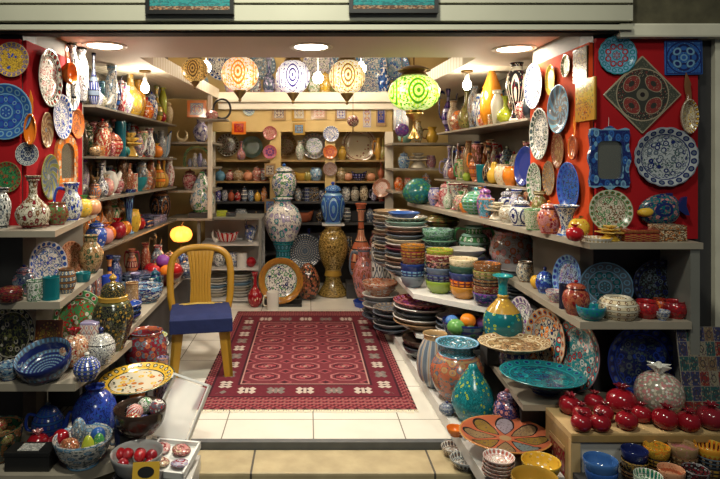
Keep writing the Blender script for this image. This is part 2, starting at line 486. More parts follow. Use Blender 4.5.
def leaf(bm):
    vs = [bm.verts.new(p) for p in ((.02, 0, .9), (.14, .05, .97), (.28, 0, .93), (.14, -.06, .95), (.14, 0, .9))]
    bm.faces.new((vs[0], vs[1], vs[2], vs[3])); bm.faces.new((vs[0], vs[4], vs[2], vs[1])); bm.faces.new((vs[0], vs[3], vs[2], vs[4]))
reg('fruit', 'fruit_ornament', 'ornament', 'ceramic fruit', [('body', None, None, L([(0, .03), (.12, 0), (.36, .1), (.5, .38), (.47, .62), (.32, .82), (.12, .87), (.03, .83), (0, .82)])),
    ('stem', None, 'brown', lambda bm: tube(bm, [(0, 0, .8), (.02, 0, .9), (.06, 0, 1)], [.035, .03, .04])), ('leaf', None, 'green', leaf)])
reg('pear', 'pear_ornament', 'ornament', 'ceramic pear', [('body', None, None, L([(0, .0), (.16, 0), (.4, .1), (.5, .3), (.42, .5), (.26, .7), (.2, .84), (.1, .9), (0, .9)])),
    ('stem', None, 'brown', lambda bm: tube(bm, [(0, 0, .88), (.03, 0, .94), (.07, 0, 1)], [.03, .03, .04]))])
def flowerhead(bm):
    for k in range(3):
        lathe(bm, [(0, .35 + .15 * k), (.5 - .13 * k, .5 + .17 * k), (.4 - .1 * k, .55 + .18 * k), (0, .45 + .2 * k)], seg=32, smooth=2, mod=lambda t, z: 1 + .18 * cos(7 * t + k))
reg('flower', 'ceramic_flower', 'flower', 'ceramic flower cluster', [('base', None, 'c3', L([(0, 0), (.34, 0), (.36, .1), (.2, .35), (.12, .5), (0, .5)])), ('blossom', None, None, flowerhead)])
reg('casket', 'trinket_box', 'box', 'rectangular trinket box', [('body', None, None, lambda bm: box(bm, -.5, .5, -.35, .35, 0, .66, .04)), ('lid', None, None, lambda bm: box(bm, -.5, .5, -.35, .35, .67, 1, .05))])
reg('roundbox', 'round_box', 'box', 'round lidded box', [('body', None, None, L([(0, 0), (.46, 0), (.5, .06), (.5, .55), (0, .55)], smooth=1)), ('lid', None, None, L([(0, .555), (.51, .555), (.51, .8), (.4, .95), (.1, 1), (0, 1)], smooth=1))])
reg('tile', 'ceramic_tile', 'tile', 'square tile', [('body', None, None, lambda bm: box(bm, -.5, .5, -.5, .5, 0, 1, .02))])
def frame(bm, t=.16, z=1.0):
    for a in ((-.5, .5, -.5, -.5 + t), (-.5, .5, .5 - t, .5), (-.5, -.5 + t, -.5 + t, .5 - t), (.5 - t, .5, -.5 + t, .5 - t)): box(bm, a[0], a[1], a[2], a[3], 0, z)
reg('ftile', 'framed_tile', 'tile', 'framed tile', [('frame', None, 'c3', frame), ('tile', None, None, lambda bm: box(bm, -.345, .345, -.345, .345, .1, .7))])
def spoon_body(bm):
    lathe(bm, [(0, .0), (.3, .05), (.5, .35), (.5, .5), (.46, .5), (.35, .25), (0, .15)], seg=20, sy=.8)
    for v in bm.verts: v.co = Vector((v.co.x, v.co.y * .85 - .26, v.co.z * 2))
reg('spoon', 'wall_spoon', 'spoon', 'decorative spoon', [('bowl', None, None, spoon_body),
    ('handle', None, 'c2', lambda bm: tube(bm, [(0, .02, .6), (.06, .2, .5), (-.04, .36, .5), (.05, .5, .5)], [.2, .15, .16, .2], flat=.35))])
def fish_body(bm): lathe(bm, [(0, 0), (.3, .1), (.5, .4), (.5, .6), (.3, .9), (0, 1)], seg=28, mod=lambda t, z: (1 - .35 * max(0, cos(t)) ** 2))
def fish_tail(bm):
    prism(bm, [(.24, .0), (.42, .3), (.5, .32), (.46, .02), (.5, -.3), (.42, -.28)], .3, .7)
    prism(bm, [(-.1, .3), (.12, .52), (.22, .5), (.2, .2)], .35, .65)
reg('fish', 'wall_fish', 'ornament', 'fish wall ornament', [('body', None, None, fish_body), ('head', None, 'yellow', lambda bm: lathe(bm, [(0, .1), (.12, .15), (.16, .6), (.1, 1.05), (0, 1.1)], cx=-.38)), ('fin', None, 'c2', fish_tail)])
def boat(bm):
    lathe(bm, [(0, 0), (.2, .02), (.38, .25), (.5, .8), (.46, .82), (.34, .4), (0, .25)], seg=28, sy=.5)
    for v in bm.verts: v.co.z += max(0, abs(v.co.x) - .25) * 1.1 * (v.co.z > .3)
reg('boat', 'boat_dish', 'dish', 'boat-shaped dish', [('body', None, None, boat)])
def crescent(bm): tube(bm, [(.38 * cos(t), 0, .5 + .38 * sin(t)) for t in [radians(120 + 30 * k) for k in range(11)]], [.01, .08, .12, .14, .12, .08, .01], flat=.6)
reg('crescent', 'crescent_ornament', 'ornament', 'crescent ornament', [('body', None, None, crescent)])
def dove(bm):
    lathe(bm, [(0, .1), (.2, .08), (.36, .25), (.38, .4), (.25, .6), (0, .66)], seg=20, sy=.6)
    tube(bm, [(-.2, 0, .45), (-.3, 0, .7), (-.28, 0, .88), (-.38, 0, .86)], [.14, .1, .1, .02])
    tube(bm, [(.25, 0, .4), (.4, 0, .5), (.5, 0, .62)], [.16, .1, .06], flat=.5)
    lathe(bm, [(0, 0), (.2, 0), (.14, .1), (0, .16)], seg=14)
reg('bird', 'bird_figurine', 'figurine', 'bird figurine', [('body', None, None, dove)])

MESH = {}
def kmesh(kind, i):
    k = (kind, i)
    if k not in MESH:
        bm = bmesh.new(); KIND[kind][3][i][3](bm); MESH[k] = finish(bm, KIND[kind][0] + '_' + KIND[kind][3][i][0])
    return MESH[k]
def kmesh_joined(kind):
    k = (kind, 'all')
    if k not in MESH:
        bm = bmesh.new()
        for p in KIND[kind][3]: p[3](bm)
        MESH[k] = finish(bm, KIND[kind][0])
    return MESH[k]

def setmat(o, m):
    o.material_slots[0].link = 'OBJECT'; o.material_slots[0].material = m
def paint(o, pat, cols):
    for k, c in zip(('c1', 'c2', 'c3'), cols): o[k] = C[c] if isinstance(c, str) else c
    setmat(o, MATS[pat])
PAT = dict(floral='glaze_floral', mosaic='glaze_mosaic', bands='glaze_bands', medal='glaze_medal', vine='glaze_vine', lattice='glaze_lattice', stripes='glaze_stripes',
           dots='glaze_dots', plain='glaze_plain', mandala='plate_mandala', pfloral='plate_floral', rings='plate_rings', pdots='plate_dots', pleaf='plate_leaf', lotus='plate_lotus', ptile='plate_tile', roundel='plate_roundel', platter='plate_platter', grain='glaze_grain')

REG = []     # (object, description, place, px) for labelling
def tag(o, label, cat, group=None, kind=None):
    o['label'] = label
    if kind: o['kind'] = kind
    else: o['category'] = cat
    if group: o['group'] = group
    return o
def obj(name, me, parent=None):
    o = bpy.data.objects.new(name, me); COL.objects.link(o)
    if parent: o.parent = parent
    return o

def make(kind, loc, w, h, pat, cols, desc, place, rot=(0, 0, 0), d=None, parts=None, cat=None, name=None, group=None):
    """one ceramic thing w wide and h high, standing on loc"""
    nm, ct, noun, P = KIND[kind]
    if parts is None: parts = len(P) > 1 and w * F / loc[1] >= 9
    if d is None: d = w
    if len(P) == 1 or not parts:
        o = obj(name or nm, kmesh(kind, 0) if len(P) == 1 else kmesh_joined(kind))
        paint(o, PAT[pat], cols)
    else:
        o = bpy.data.objects.new(name or nm, None); COL.objects.link(o); o.empty_display_size = .05
        made = {}
        for i, (pn, par, mk, _) in enumerate(P):
            c = obj(pn, kmesh(kind, i), made.get(par, o)); made[pn] = c
            if mk is None: paint(c, PAT[pat], cols)
            else:
                col = cols[int(mk[1]) - 1] if mk in ('c1', 'c2', 'c3') else mk
                paint(c, 'glaze_plain', (col, col, col))
    o.location = loc; o.rotation_euler = rot; o.scale = (w, d, h)
    o['category'] = cat or ct
    if group: o['group'] = group
    px = CX + loc[0] * F / loc[1]
    REG.append((o, desc, place, px))
    return o

PATWORD = dict(grain='speckles', floral='flowers', mosaic='patchwork', bands='bands', medal='medallions', vine='scrolls', lattice='lattice', stripes='stripes', dots='dots')
def describe(kind, pat, cols):
    n = KIND[kind][2]
    if pat == 'plain': return f'plain {cw(cols[0])} {n}'
    return f'{cw(cols[0])} {n} with {cw(cols[1])} {PATWORD.get(pat, "flowers")}'

class Shelf:
    """a run of shelf: its top height z, and its front edge as two (X, Y) points"""
    def __init__(s, z, a, b, place, group): s.z, s.a, s.b, s.place, s.group = z, a, b, place, group; s.busy = []; s.wall = 1.75
    def edge(s, Y):
        (x0, y0), (x1, y1) = s.a, s.b
        return x0 + (x1 - x0) * (Y - y0) / (y1 - y0)
    def locate(s, px, inset):
        sgn = 1 if s.a[0] > 0 else -1
        lo, hi = 2.0, 7.2
        k = (px - CX) / F
        Y = 4.
        for _ in range(40):
            Y = (s.edge(Y) + sgn * inset) / k
            Y = max(lo, min(hi, Y))
        return s.edge(Y) + sgn * inset, Y
    def row(s, items, lanes=(0, .035)):
        sgn = 1 if s.a[0] > 0 else -1
        for it in items:
            px, kind, wp, hp, pat, cols = it[:6]
            desc = it[6] if len(it) > 6 and it[6] else describe(kind, pat, cols)
            best = None
            for li, ln in enumerate(lanes):
                X, Y = s.locate(px, .06 + ln)
                w = wp * Y / F
                X, Y = s.locate(px, w / 2 + .008 + ln); w = wp * Y / F
                if (abs(s.edge(Y) + sgn * (w + .01 + ln)) > 1.74) and ln > 0: continue
                for step in range(60):
                    Yt = Y + step * .015
                    wt = wp * Y / F * 1.06
                    Xt = s.edge(Yt) + sgn * (wt / 2 + .008 + ln)
                    if all((Xt - bx) ** 2 + (Yt - by) ** 2 > (.46 * (wt + bw)) ** 2 * 1.03 for bx, by, bw in s.busy): break
                else: continue
                cost = step + li * 3
                if best is None or cost < best[0]: best = (cost, Xt, Yt, wt)
            if best is None: continue
            _, X, Y, w = best
            if Y > max(s.a[1], s.b[1]) + .02: continue
            s.busy.append((X, Y, w))
            make(kind, (X, Y, s.z), w, hp * (w / wp) * 1.06, pat, cols, desc, s.place, rot=(0, 0, random.uniform(-.5, .5) if kind not in ('casket', 'mug', 'jug', 'teapot') else random.uniform(-.3, .3)), group=s.group)

    def fill(s, Y0, Y1, inset, gap, kinds, hs, seed, pal=None):
        R = random.Random(seed); sgn = 1 if s.a[0] > 0 else -1
        Y = Y0; k = 0
        while Y < Y1:
            kind, w, h, pats = R.choice(kinds)
            w *= R.uniform(.9, 1.12); h *= hs * R.uniform(.88, 1.08)
            cols = R.choice(pal or FILLC); pat = R.choice(pats)
            X = s.edge(Y) + sgn * inset
            X = sgn * min(abs(X), s.wall - .006 - w / 2)
            if all((X - bx) ** 2 + (Y - by) ** 2 > (.47 * (w + bw)) ** 2 for bx, by, bw in s.busy):
                s.busy.append((X, Y, w))
                make(kind, (X, Y, s.z), w, h, pat, cols, describe(kind, pat, cols), s.place, rot=(0, 0, R.uniform(-.4, .4)), group=s.group)
                Y += w + gap
            else: Y += .02
FILLC = [('white', 'cobalt', 'blue'), ('ivory', 'maroon', 'brown'), ('slate', 'white', 'pink'), ('terracotta', 'cream', 'red'), ('navy', 'skyblue', 'white'), ('cream', 'green', 'red'), ('pink', 'crimson', 'white'), ('white', 'black', 'slate'),
         ('brown', 'tan', 'orange'), ('olive', 'cream', 'brown'), ('lilac', 'navy', 'white'), ('skyblue', 'navy', 'white'), ('ivory', 'navy', 'terracotta'), ('maroon', 'pink', 'cream'), ('tan', 'black', 'brown'), ('peach', 'brown', 'maroon'),
         ('grey', 'navy', 'white'), ('white', 'red', 'pink'), ('slate', 'orange', 'cream'), ('teal', 'skyblue', 'navy'), ('ivory', 'purple', 'lilac'), ('darkgreen', 'cream', 'tan'), ('white', 'green', 'red'), ('orange', 'cream', 'red')]
DARKC = [('navy', 'slate', 'lilac'), ('slate', 'navy', 'white'), ('maroon', 'brown', 'tan'), ('black', 'tan', 'maroon'), ('cobalt', 'white', 'navy'), ('brown', 'olive', 'cream'), ('darkgreen', 'slate', 'cream'), ('purple', 'lilac', 'navy'), ('slate', 'terracotta', 'white'), ('navy', 'orange', 'cream'), ('terracotta', 'maroon', 'cream'), ('black', 'white', 'slate'), ('teal', 'navy', 'skyblue')]
MID = [('jar', .13, .19, ('floral', 'medal')), ('teapot', .19, .16, ('floral', 'bands')), ('lidpot', .15, .14, ('floral', 'vine', 'bands')), ('amphora', .14, .18, ('floral', 'vine')), ('pot', .14, .13, ('floral', 'medal')), ('jug', .14, .17, ('floral', 'lattice')), ('vase', .12, .19, ('vine', 'floral')), ('pomegranate', .12, .13, ('floral', 'mosaic'))]
TALL = [('vase', .12, .24, ('floral', 'medal', 'vine')), ('jar', .13, .24, ('floral', 'medal')), ('bottle', .12, .25, ('floral', 'bands', 'vine')), ('amphora', .13, .23, ('floral', 'bands')), ('ewer', .13, .25, ('floral', 'vine')), ('jug', .13, .20, ('floral', 'medal', 'lattice')), ('slim', .09, .24, ('floral', 'vine')), ('teapot', .17, .18, ('floral', 'bands'))]
SMALL = [('pot', .09, .09, ('floral', 'bands')), ('lidpot', .10, .11, ('floral', 'bands', 'mosaic')), ('pomegranate', .08, .085, ('floral', 'dots')), ('mug', .10, .09, ('floral', 'lattice')), ('jar', .08, .13, ('floral', 'medal')), ('cup', .08, .08, ('floral', 'dots')), ('bowl', .12, .06, ('floral',)), ('fruit', .08, .08, ('dots', 'floral')), ('vase', .08, .13, ('floral', 'vine'))]

def put(kind, px, Y, z, wp, hp, pat, cols, desc, place, **k):
    """a thing standing at height z, depth Y, given its width and height in px"""
    s = Y / F
    return make(kind, ((px - CX) * s, Y, z), wp * s, hp * s, pat, cols, desc, place, **k)
def hang(kind, px, py, Y, wp, hp, pat, cols, desc, place, yaw=0, roll=0, X=None, depth=.1, lean=0, **k):
    """flat ware on a wall facing the viewer (yaw 0) or facing +X / -X (yaw +-90); px, py = its centre"""
    if X is not None: Y = X * F / (px - CX)
    s = Y / F
    x, z = (px - CX) * s, EYE + (CY - py) * s
    R = Matrix.Rotation(radians(yaw), 4, 'Z') @ Matrix.Rotation(radians(90 - lean), 4, 'X') @ Matrix.Rotation(radians(roll), 4, 'Z')
    w = (wp if X is None else hp) * s if not k.get('rw') else k['rw']
    k.pop('rw', None)
    return make(kind, (x, Y, z), w, depth * w, pat, cols, desc, place, rot=R.to_euler(), d=hp * s, **k)
def stand(kind, px, Y, z, wp, hp, pat, cols, desc, place, lean=14, yaw=0, depth=.1, **k):
    """flat ware leaning on its rim on a shelf of height z"""
    s = Y / F; d = hp * s / cos(radians(lean))
    R = Matrix.Rotation(radians(yaw), 4, 'Z') @ Matrix.Rotation(radians(90 - lean), 4, 'X')
    w = wp * s
    return make(kind, ((px - CX) * s, Y, z + hp * s / 2 + .004), w, depth * w, pat, cols, desc, place, rot=R.to_euler(), d=d, **k)
def stack(kind, px, Y, z, wp, hp, pitch, layers, place, noun, rnd_rot=True):
    """bowls or plates piled up: layers listed from the bottom"""
    s = Y / F; n = len(layers)
    ORD = ['top', 'second from top', 'third from top', 'fourth from top', 'fifth from top', 'sixth from top', 'seventh from top', 'eighth from top', 'ninth from top', 'tenth from top', 'eleventh from top', 'twelfth from top', 'thirteenth from top', 'fourteenth from top', 'fifteenth from top', 'sixteenth from top']
    for i, (pat, cols) in enumerate(layers):
        j = n - 1 - i
        pos = 'bottom' if i == 0 and n > 1 else ORD[j]
        c0 = cols[0] if isinstance(cols[0], str) else cols[2]
        desc = f'{cw(c0)} {noun}, {pos},' if n > 1 else f'{cw(c0)} {noun}'
        wj = wp * s * (1 + random.uniform(-.03, .03))
        make(kind, ((px - CX) * s + random.uniform(-.004, .004), Y + random.uniform(-.004, .004), z + i * pitch * s), wj, hp * s, pat, cols, desc, place, rot=(0, 0, random.uniform(0, 6)), group='stacks ' + place)
    return z + n * pitch * s
# ------------------------------------------------------------------ materials of the place
plain('wall_paint', (.34, .31, .26), .7, noise_amt=.12, scale=3, bmp=.05)
plain('shelf_back', (.13, .115, .09), .7, noise_amt=.2, scale=4)
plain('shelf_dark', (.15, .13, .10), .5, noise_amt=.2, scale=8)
plain('ceiling_paint', (.58, .49, .41), .75, noise_amt=.05, scale=2)
plain('cornice_paint', (.74, .68, .56), .5)
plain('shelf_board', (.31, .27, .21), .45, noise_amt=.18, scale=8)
plain('white_board', (.55, .53, .50), .4, noise_amt=.12, scale=6)
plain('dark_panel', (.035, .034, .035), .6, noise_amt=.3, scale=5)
plain('grey_post', (.17, .17, .15), .5, noise_amt=.15, scale=5)
plain('wood_pale', (.52, .36, .17), .5, noise_amt=.2, scale=10)
plain('wood_trim', (.30, .19, .07), .45, noise_amt=.3, scale=14)
plain('red_felt', (.33, .008, .012), .85, noise_amt=.12, scale=9, spec=.15)
plain('orange_felt', (.55, .06, .012), .85, noise_amt=.12, scale=9, spec=.15)
plain('shutter_metal', (.47, .46, .36), .45, noise_amt=.15, scale=3)
plain('shutter_gap', (.008, .009, .008), .7)
plain('beam_paint', (.66, .63, .50), .6, noise_amt=.25, scale=6, bmp=.1)
plain('rock', (.09, .08, .045), .9, noise_amt=.9, scale=12, bmp=.6)
plain('asphalt', (.035, .035, .035), .9, noise_amt=.4, scale=30, bmp=.2)
plain('threshold', (.075, .08, .085), .4, noise_amt=.4, scale=12)
plain('black_metal', (.012, .012, .012), .35)
plain('brass', (.50, .32, .10), .28, 1.0)
plain('dark_brass', (.22, .14, .05), .35, .9)
plain('chair_plastic', (.30, .155, .009), .38, noise_amt=.05, scale=4)
plain('blue_cloth', (.010, .016, .065), .8, noise_amt=.25, scale=18, bmp=.3, spec=.2)
plain('gold_thread', (.50, .33, .06), .6)
plain('paper_white', (.72, .72, .70), .6)
plain('fringe', (.62, .55, .42), .9)
plain('amber_lamp', (.9, .4, .06), .4, emit=2.6, ecol=(1, .30, .04))
plain('bulb', (1, .9, .7), .4, emit=60, ecol=(1, .86, .62))
plain('downlight', (1, .95, .85), .4, emit=16, ecol=(1, .86, .66))
plain('mirror_glass', (.42, .42, .34), .22, .85)

m, bs = begin('floor_tile')
o = coord('Object'); x, y, z = xyz(o)
gx = ab(fr(x * 2 + .94) - .5); gy = ab(fr(y * 2 + .24) - .5)
nz = noise(o, 5, 5)
col = mix(nz, (.56, .53, .47), (.68, .65, .58))
link(mix((gx > .493) + (gy > .493), col, (.20, .18, .15)), bs.inputs['Base Color']); bs.inputs['Roughness'].default_value = .22

m, bs = begin('step_stone')
o = coord('Object'); x, y, z = xyz(o)
nz = noise(o, 9, 6); n2 = noise(o, 2.2, 3)
col = mix(nz, (.16, .115, .05), (.52, .42, .24)); col = mix(n2 * .35, col, (.46, .38, .24))
link(mix(ab(fr(x * 1.1 + .31) - .5) > .494, col, (.05, .04, .03)), bs.inputs['Base Color']); bs.inputs['Roughness'].default_value = .55
bump(bs, nz, .25)

m, bs = begin('back_panelling')
o = coord('Object'); x, y, z = xyz(o)
nz = noise(o, 4, 4)
link(mix(nz, (.42, .28, .09), (.62, .46, .2)), bs.inputs['Base Color']); bs.inputs['Roughness'].default_value = .55

m, bs = begin('dentil_cornice')
o = coord('Object'); x, y, z = xyz(o)
k = (fr((x + y) * 14) < .5)
link(mix(k, (.74, .66, .5), (.86, .80, .68)), bs.inputs['Base Color']); bs.inputs['Roughness'].default_value = .5

m, bs = begin('rug_weave')
o = coord('Object'); x, y, z = xyz(o)
hx, hy = .68, 1.15
dx = hx - ab(x); dy = hy - ab(y); d = mn(dx, dy)
nz = noise(o, 60, 2); nw = noise(o, 3, 2)
nz = nz * .6 + nw * .4
field = mix(nz, (.08, .015, .021), (.14, .029, .036))
pinkc, darkc, creamc = (.27, .105, .105), (.035, .010, .015), (.36, .30, .26)
def oct_(a, b, sx, sy):
    a = ab(a) * (1 / sx); b = ab(b) * (1 / sy)
    return mx(mx(a, b), (a + b) * .70)
cw_, ch_ = .28, .205
a = (fr(x * (1 / cw_) + .5) - .5) * cw_; b = (fr(y * (1 / ch_) + .5) - .5) * ch_
q = oct_(a, b, .105, .072)
col = mix(band(q, .86, 1.0), field, pinkc)
col = mix(band(q, .62, .72), col, darkc)
quad = (a * b > 0)
col = mix((q < .62) * quad, col, (.20, .035, .045)); col = mix((q < .62) * (1 - quad), col, (.075, .012, .02))
col = mix(band(q, .3, .37), col, pinkc); col = mix(q < .14, col, (.30, .2, .16))
a2 = (fr(x * (1 / cw_)) - .5) * cw_; b2 = (fr(y * (1 / ch_)) - .5) * ch_
q2 = ab(a2) * (1 / .055) + ab(b2) * (1 / .045)
col = mix(band(q2, .75, 1.0), col, (.24, .06, .07)); col = mix(q2 < .45, col, darkc)
main = mix(nz, (.07, .011, .017), (.12, .018, .028))
def motifs(col, u, v, hv, pitch):
    k = (fr(u * (1 / pitch) + .5) - .5) * pitch
    odd = fr(flr(u * (1 / pitch) + .5) * .5) > .2
    w = mix(odd, creamc, (.13, .11, .10))
    w2 = mix(odd, darkc, (.24, .15, .14))
    p = ab(k) * (1 / .065) + ab(v) * (1 / hv)
    arms = (ab(ab(k) - .036) * (1 / .026) + ab(ab(v) - hv * .45) * (1 / (hv * .6)))
    col = mix(p < .55, col, w2); col = mix(arms < 1, col, w)
    return mix((ab(k) < .01) * (ab(v) < hv * .8), col, w)
bx = motifs(main, x, dy - .29, .055, .19)
by = motifs(main, y, dx - .15, .045, .19)
isx = E.m('LESS_THAN', (dy - .29) * .8, dx - .15)
bord = mix(isx, by, bx)
edge = mx(.245 - dx, .395 - dy)         # > 0 inside the border band
col = mix(edge > 0, col, bord)
col = mix(band(edge, -.010, 0), col, (.30, .16, .14)); col = mix(band(edge, 0, .016), col, darkc)
outer = mx(.07 - dx, .19 - dy)
zig = fr((x + y) * 22) < .5; zag = fr((x - y) * 22) < .5
ost = mix(zig, (.15, .02, .03), mix(zag, (.06, .010, .016), (.22, .08, .075)))
col = mix(outer > 0, col, ost)
col = mix(band(outer, -.004, .012), col, darkc)
col = mix(band(outer, .052, .062) + band(outer, .10, .11), col, (.24, .09, .085))
col = mix(d < .014, col, mix(fr((x + y) * 16) < .5, darkc, (.20, .06, .06)))
link(col, bs.inputs['Base Color']); bs.inputs['Roughness'].default_value = .95; bs.inputs['Specular IOR Level'].default_value = .1
bump(bs, nz, .3, .004)

m, bs = begin('carpet_picture')
o = coord('Generated'); x, y, z = xyz(o)
n1 = noise(o, 14, 4); d, r = voro(o, 30)
col = mix(n1 > .5, (.015, .13, .14), (.02, .22, .22))
col = mix(d < .25, col, mix(r > .5, (.10, .2, .2), (.02, .05, .06)))
low = mix(d < .5, (.10, .05, .03), mix(r > .5, (.35, .18, .09), (.25, .22, .15)))
link(mix(z < .12, col, low), bs.inputs['Base Color']); bs.inputs['Roughness'].default_value = .9

m, bs = begin('patchwork_panel')
o = coord('Generated'); x, y, z = xyz(o)
u = x * 5; v = y * 6
cell, r0 = voro(vec(flr(u) * 3.7, flr(v) * 5.3, 0.0), 7.1)
d, r = voro(o, 34)
a = mix(r0 > .5, (.14, .09, .05), (.17, .02, .015)); a = mix(r0 > .75, a, (.02, .07, .07)); a = mix(r0 < .3, a, (.03, .035, .09)); a = mix(r0 < .12, a, (.2, .18, .13))
bcol = mix(r > .5, (.24, .19, .12), (.07, .03, .05))
col = mix(d < .4, a, bcol); fu = ab(fr(u) - .5); fv = ab(fr(v) - .5)
q = sq(fu * fu + fv * fv)
col = mix(band(q, .2, .27), col, (.03, .03, .03)); col = mix((fu > .48) + (fv > .48), col, (.2, .18, .15))
link(col, bs.inputs['Base Color']); bs.inputs['Roughness'].default_value = .3

m, bs = begin('clear_plastic')
bs.inputs['Base Color'].default_value = (.9, .92, .95, 1); bs.inputs['Roughness'].default_value = .18
bs.inputs['Transmission Weight'].default_value = .5; bs.inputs['IOR'].default_value = 1.3
bs.inputs['Alpha'].default_value = .8
m, bs = begin('pane_glass')
bs.inputs['Base Color'].default_value = (.9, .95, .95, 1); bs.inputs['Roughness'].default_value = .03
bs.inputs['Transmission Weight'].default_value = 1.0; bs.inputs['IOR'].default_value = 1.05; bs.inputs['Alpha'].default_value = .18

def lampmat(name, base, lo, hi, strength, n=9.0):
    """lit mosaic glass: roundels of concentric rings glowing from within"""
    m, bs = begin(name)
    g = coord(); x, y, z = xyz(g)
    x = x - .5; y = y - .5
    u = fr((E.m('ARCTAN2', y, x) / (2 * pi) + .5) * 5 + .25) - .5; v = (z - .5) * .9
    r = sq(u * u + v * v) * 2.35
    k = fr(r * 3.2)
    dots = fr(E.m('ARCTAN2', v, u) * 2.2) < .55
    col = mix(k < .42, base, lo); col = mix(band(k, .5, .9) * dots, col, hi)
    d, rr = voro(g, 16)
    col = mix((r > .95) * (d < .3), col, lo); col = mix((r > .95) * (d > .5), col, hi)
    link(col, bs.inputs['Base Color']); link(col, bs.inputs['Emission Color']); bs.inputs['Emission Strength'].default_value = strength
    bs.inputs['Roughness'].default_value = .3
lampmat('glass_orange', (1, .60, .16), (.75, .22, .02), (1, .93, .74), .7)
lampmat('glass_white', (.92, .90, 1), (.035, .02, .16), (1, .96, .9), .8)
lampmat('glass_yellow', (1, .76, .26), (.24, .11, .03), (1, .9, .62), .7)
lampmat('glass_green', (.55, .85, .04), (.06, .30, .01), (.8, 1, .35), .7)
lampmat('glass_amber', (.50, .28, .06), (.10, .04, .01), (.75, .5, .15), .35)

def mat(o, name):
    setmat(o, MATS[name]); return o
def block(name, x0, x1, y0, y1, z0, z1, mt, bev=0, parent=None):
    bm = bmesh.new(); box(bm, x0, x1, y0, y1, z0, z1, bev)
    return mat(obj(name, finish(bm, name, False), parent), mt)
def poly(name, pts, z0, z1, mt, parent=None):
    bm = bmesh.new(); prism(bm, pts, z0, z1)
    return mat(obj(name, finish(bm, name, False), parent), mt)
def struct(o): o['kind'] = 'structure'; return o
def mesh_obj(name, fn, mt, parent=None, smooth=True):
    bm = bmesh.new(); fn(bm)
    return mat(obj(name, finish(bm, name, smooth), parent), mt)
def empty(name, loc=(0, 0, 0), rot=(0, 0, 0)):
    o = bpy.data.objects.new(name, None); COL.objects.link(o); o.location = loc; o.rotation_euler = rot; o.empty_display_size = .05
    return o

# ------------------------------------------------------------------ room shell
struct(block('floor', -1.9, 1.9, 3.14, 7.4, -.2, 0, 'floor_tile'))
struct(block('trim_1', -1.5, 1.5, 3.10, 3.14, -.2, .002, 'threshold'))
struct(block('floor_step', -1.5, 1.5, 2.86, 3.10, -.2, -.035, 'step_stone', .012))
struct(block('floor_street', -4, 4, -1.5, 2.86, -.30, -.2, 'asphalt'))
struct(block('wall_back', -1.9, 1.9, 7.25, 7.4, 0, 3.0, 'back_panelling'))
struct(block('wall_left', -1.87, -1.75, 3.87, 7.25, 0, 3.0, 'shelf_back'))
struct(block('wall_wing_left', -1.87, -1.5, 3.20, 3.87, 0, 2.246, 'shelf_back'))
struct(block('wall_right', 1.75, 1.87, 3.87, 7.25, 0, 3.0, 'shelf_back'))
struct(block('wall_wing_right', 1.5, 1.87, 3.20, 3.87, 0, 2.246, 'shelf_back'))
struct(block('wall_front_left', -2.6, -1.5, 3.05, 3.2, -.2, 2.24, 'dark_panel'))
struct(block('wall_front_right', 1.5, 2.12, 3.05, 3.2, -.2, 2.24, 'dark_panel'))
struct(block('wall_street_right', 2.12, 3.2, 3.02, 3.2, -.2, 2.6, 'beam_paint'))
# lowered ceiling: band across the front and along both sides, open to a higher ceiling behind
struct(poly('ceiling_front', [(-2.6, 3.02), (2.12, 3.02), (2.12, 4.14), (-2.6, 4.14)], 2.246, 2.32, 'ceiling_paint'))
struct(poly('ceiling_left', [(-1.75, 4.14), (-1.2, 4.14), (-1.2, 4.5), (-1.75, 4.5)], 2.246, 2.32, 'ceiling_paint'))
struct(poly('ceiling_right', [(1.2, 4.14), (1.75, 4.14), (1.75, 4.5), (1.2, 4.5)], 2.246, 2.32, 'ceiling_paint'))
struct(block('ceiling', -1.9, 1.9, 3.5, 7.4, 3.0, 3.08, 'ceiling_paint'))
struct(block('trim_2', -1.75, 1.75, 4.12, 4.14, 2.32, 3.0, 'ceiling_paint'))
# cornice round the back of the room
struct(block('trim_3', -1.06, 1.06, 6.78, 7.24, 2.20, 2.32, 'cornice_paint', .02))
struct(block('trim_4', -1.06, 1.06, 6.83, 7.24, 2.12, 2.20, 'cornice_paint', .01))
for n, s in ((5, -1), (6, 1)):
    struct(poly(f'trim_{n}', [(s * 1.75, 4.5), (s * 1.20, 4.5), (s * 1.05, 6.85), (s * 1.75, 6.85)], 2.246, 2.36, 'dentil_cornice'))
# facade lintel: rolled shutter housing in bands
LY = 2.95
for n, (y0, y1, dep, mt) in enumerate(((-30, 2.5, 0, 'shutter_metal'), (2.5, 5, .05, 'shutter_gap'), (5, 20.5, 0, 'shutter_metal'), (20.5, 24.5, .05, 'shutter_gap'), (24.5, 29.5, .0, 'shutter_metal'), (29.5, 31.5, .03, 'shutter_gap'))):
    z1, z0 = at(0, y0, LY).z, at(0, y1, LY).z
    struct(block(f'trim_{10 + n}', -2.6, at(633, 0, LY).x, LY + dep, LY + .12, z0, z1, mt))
struct(block('trim_7', at(620, 0, 2.97).x, 3.2, 2.97, 3.1, at(0, 37, 2.97).z, at(0, 23, 2.97).z, 'beam_paint', .01))
struct(block('wall_rock', at(634, 0, 2.98).x, 3.2, 3.0, 3.2, at(0, 23, 2.97).z, 3.0, 'rock'))

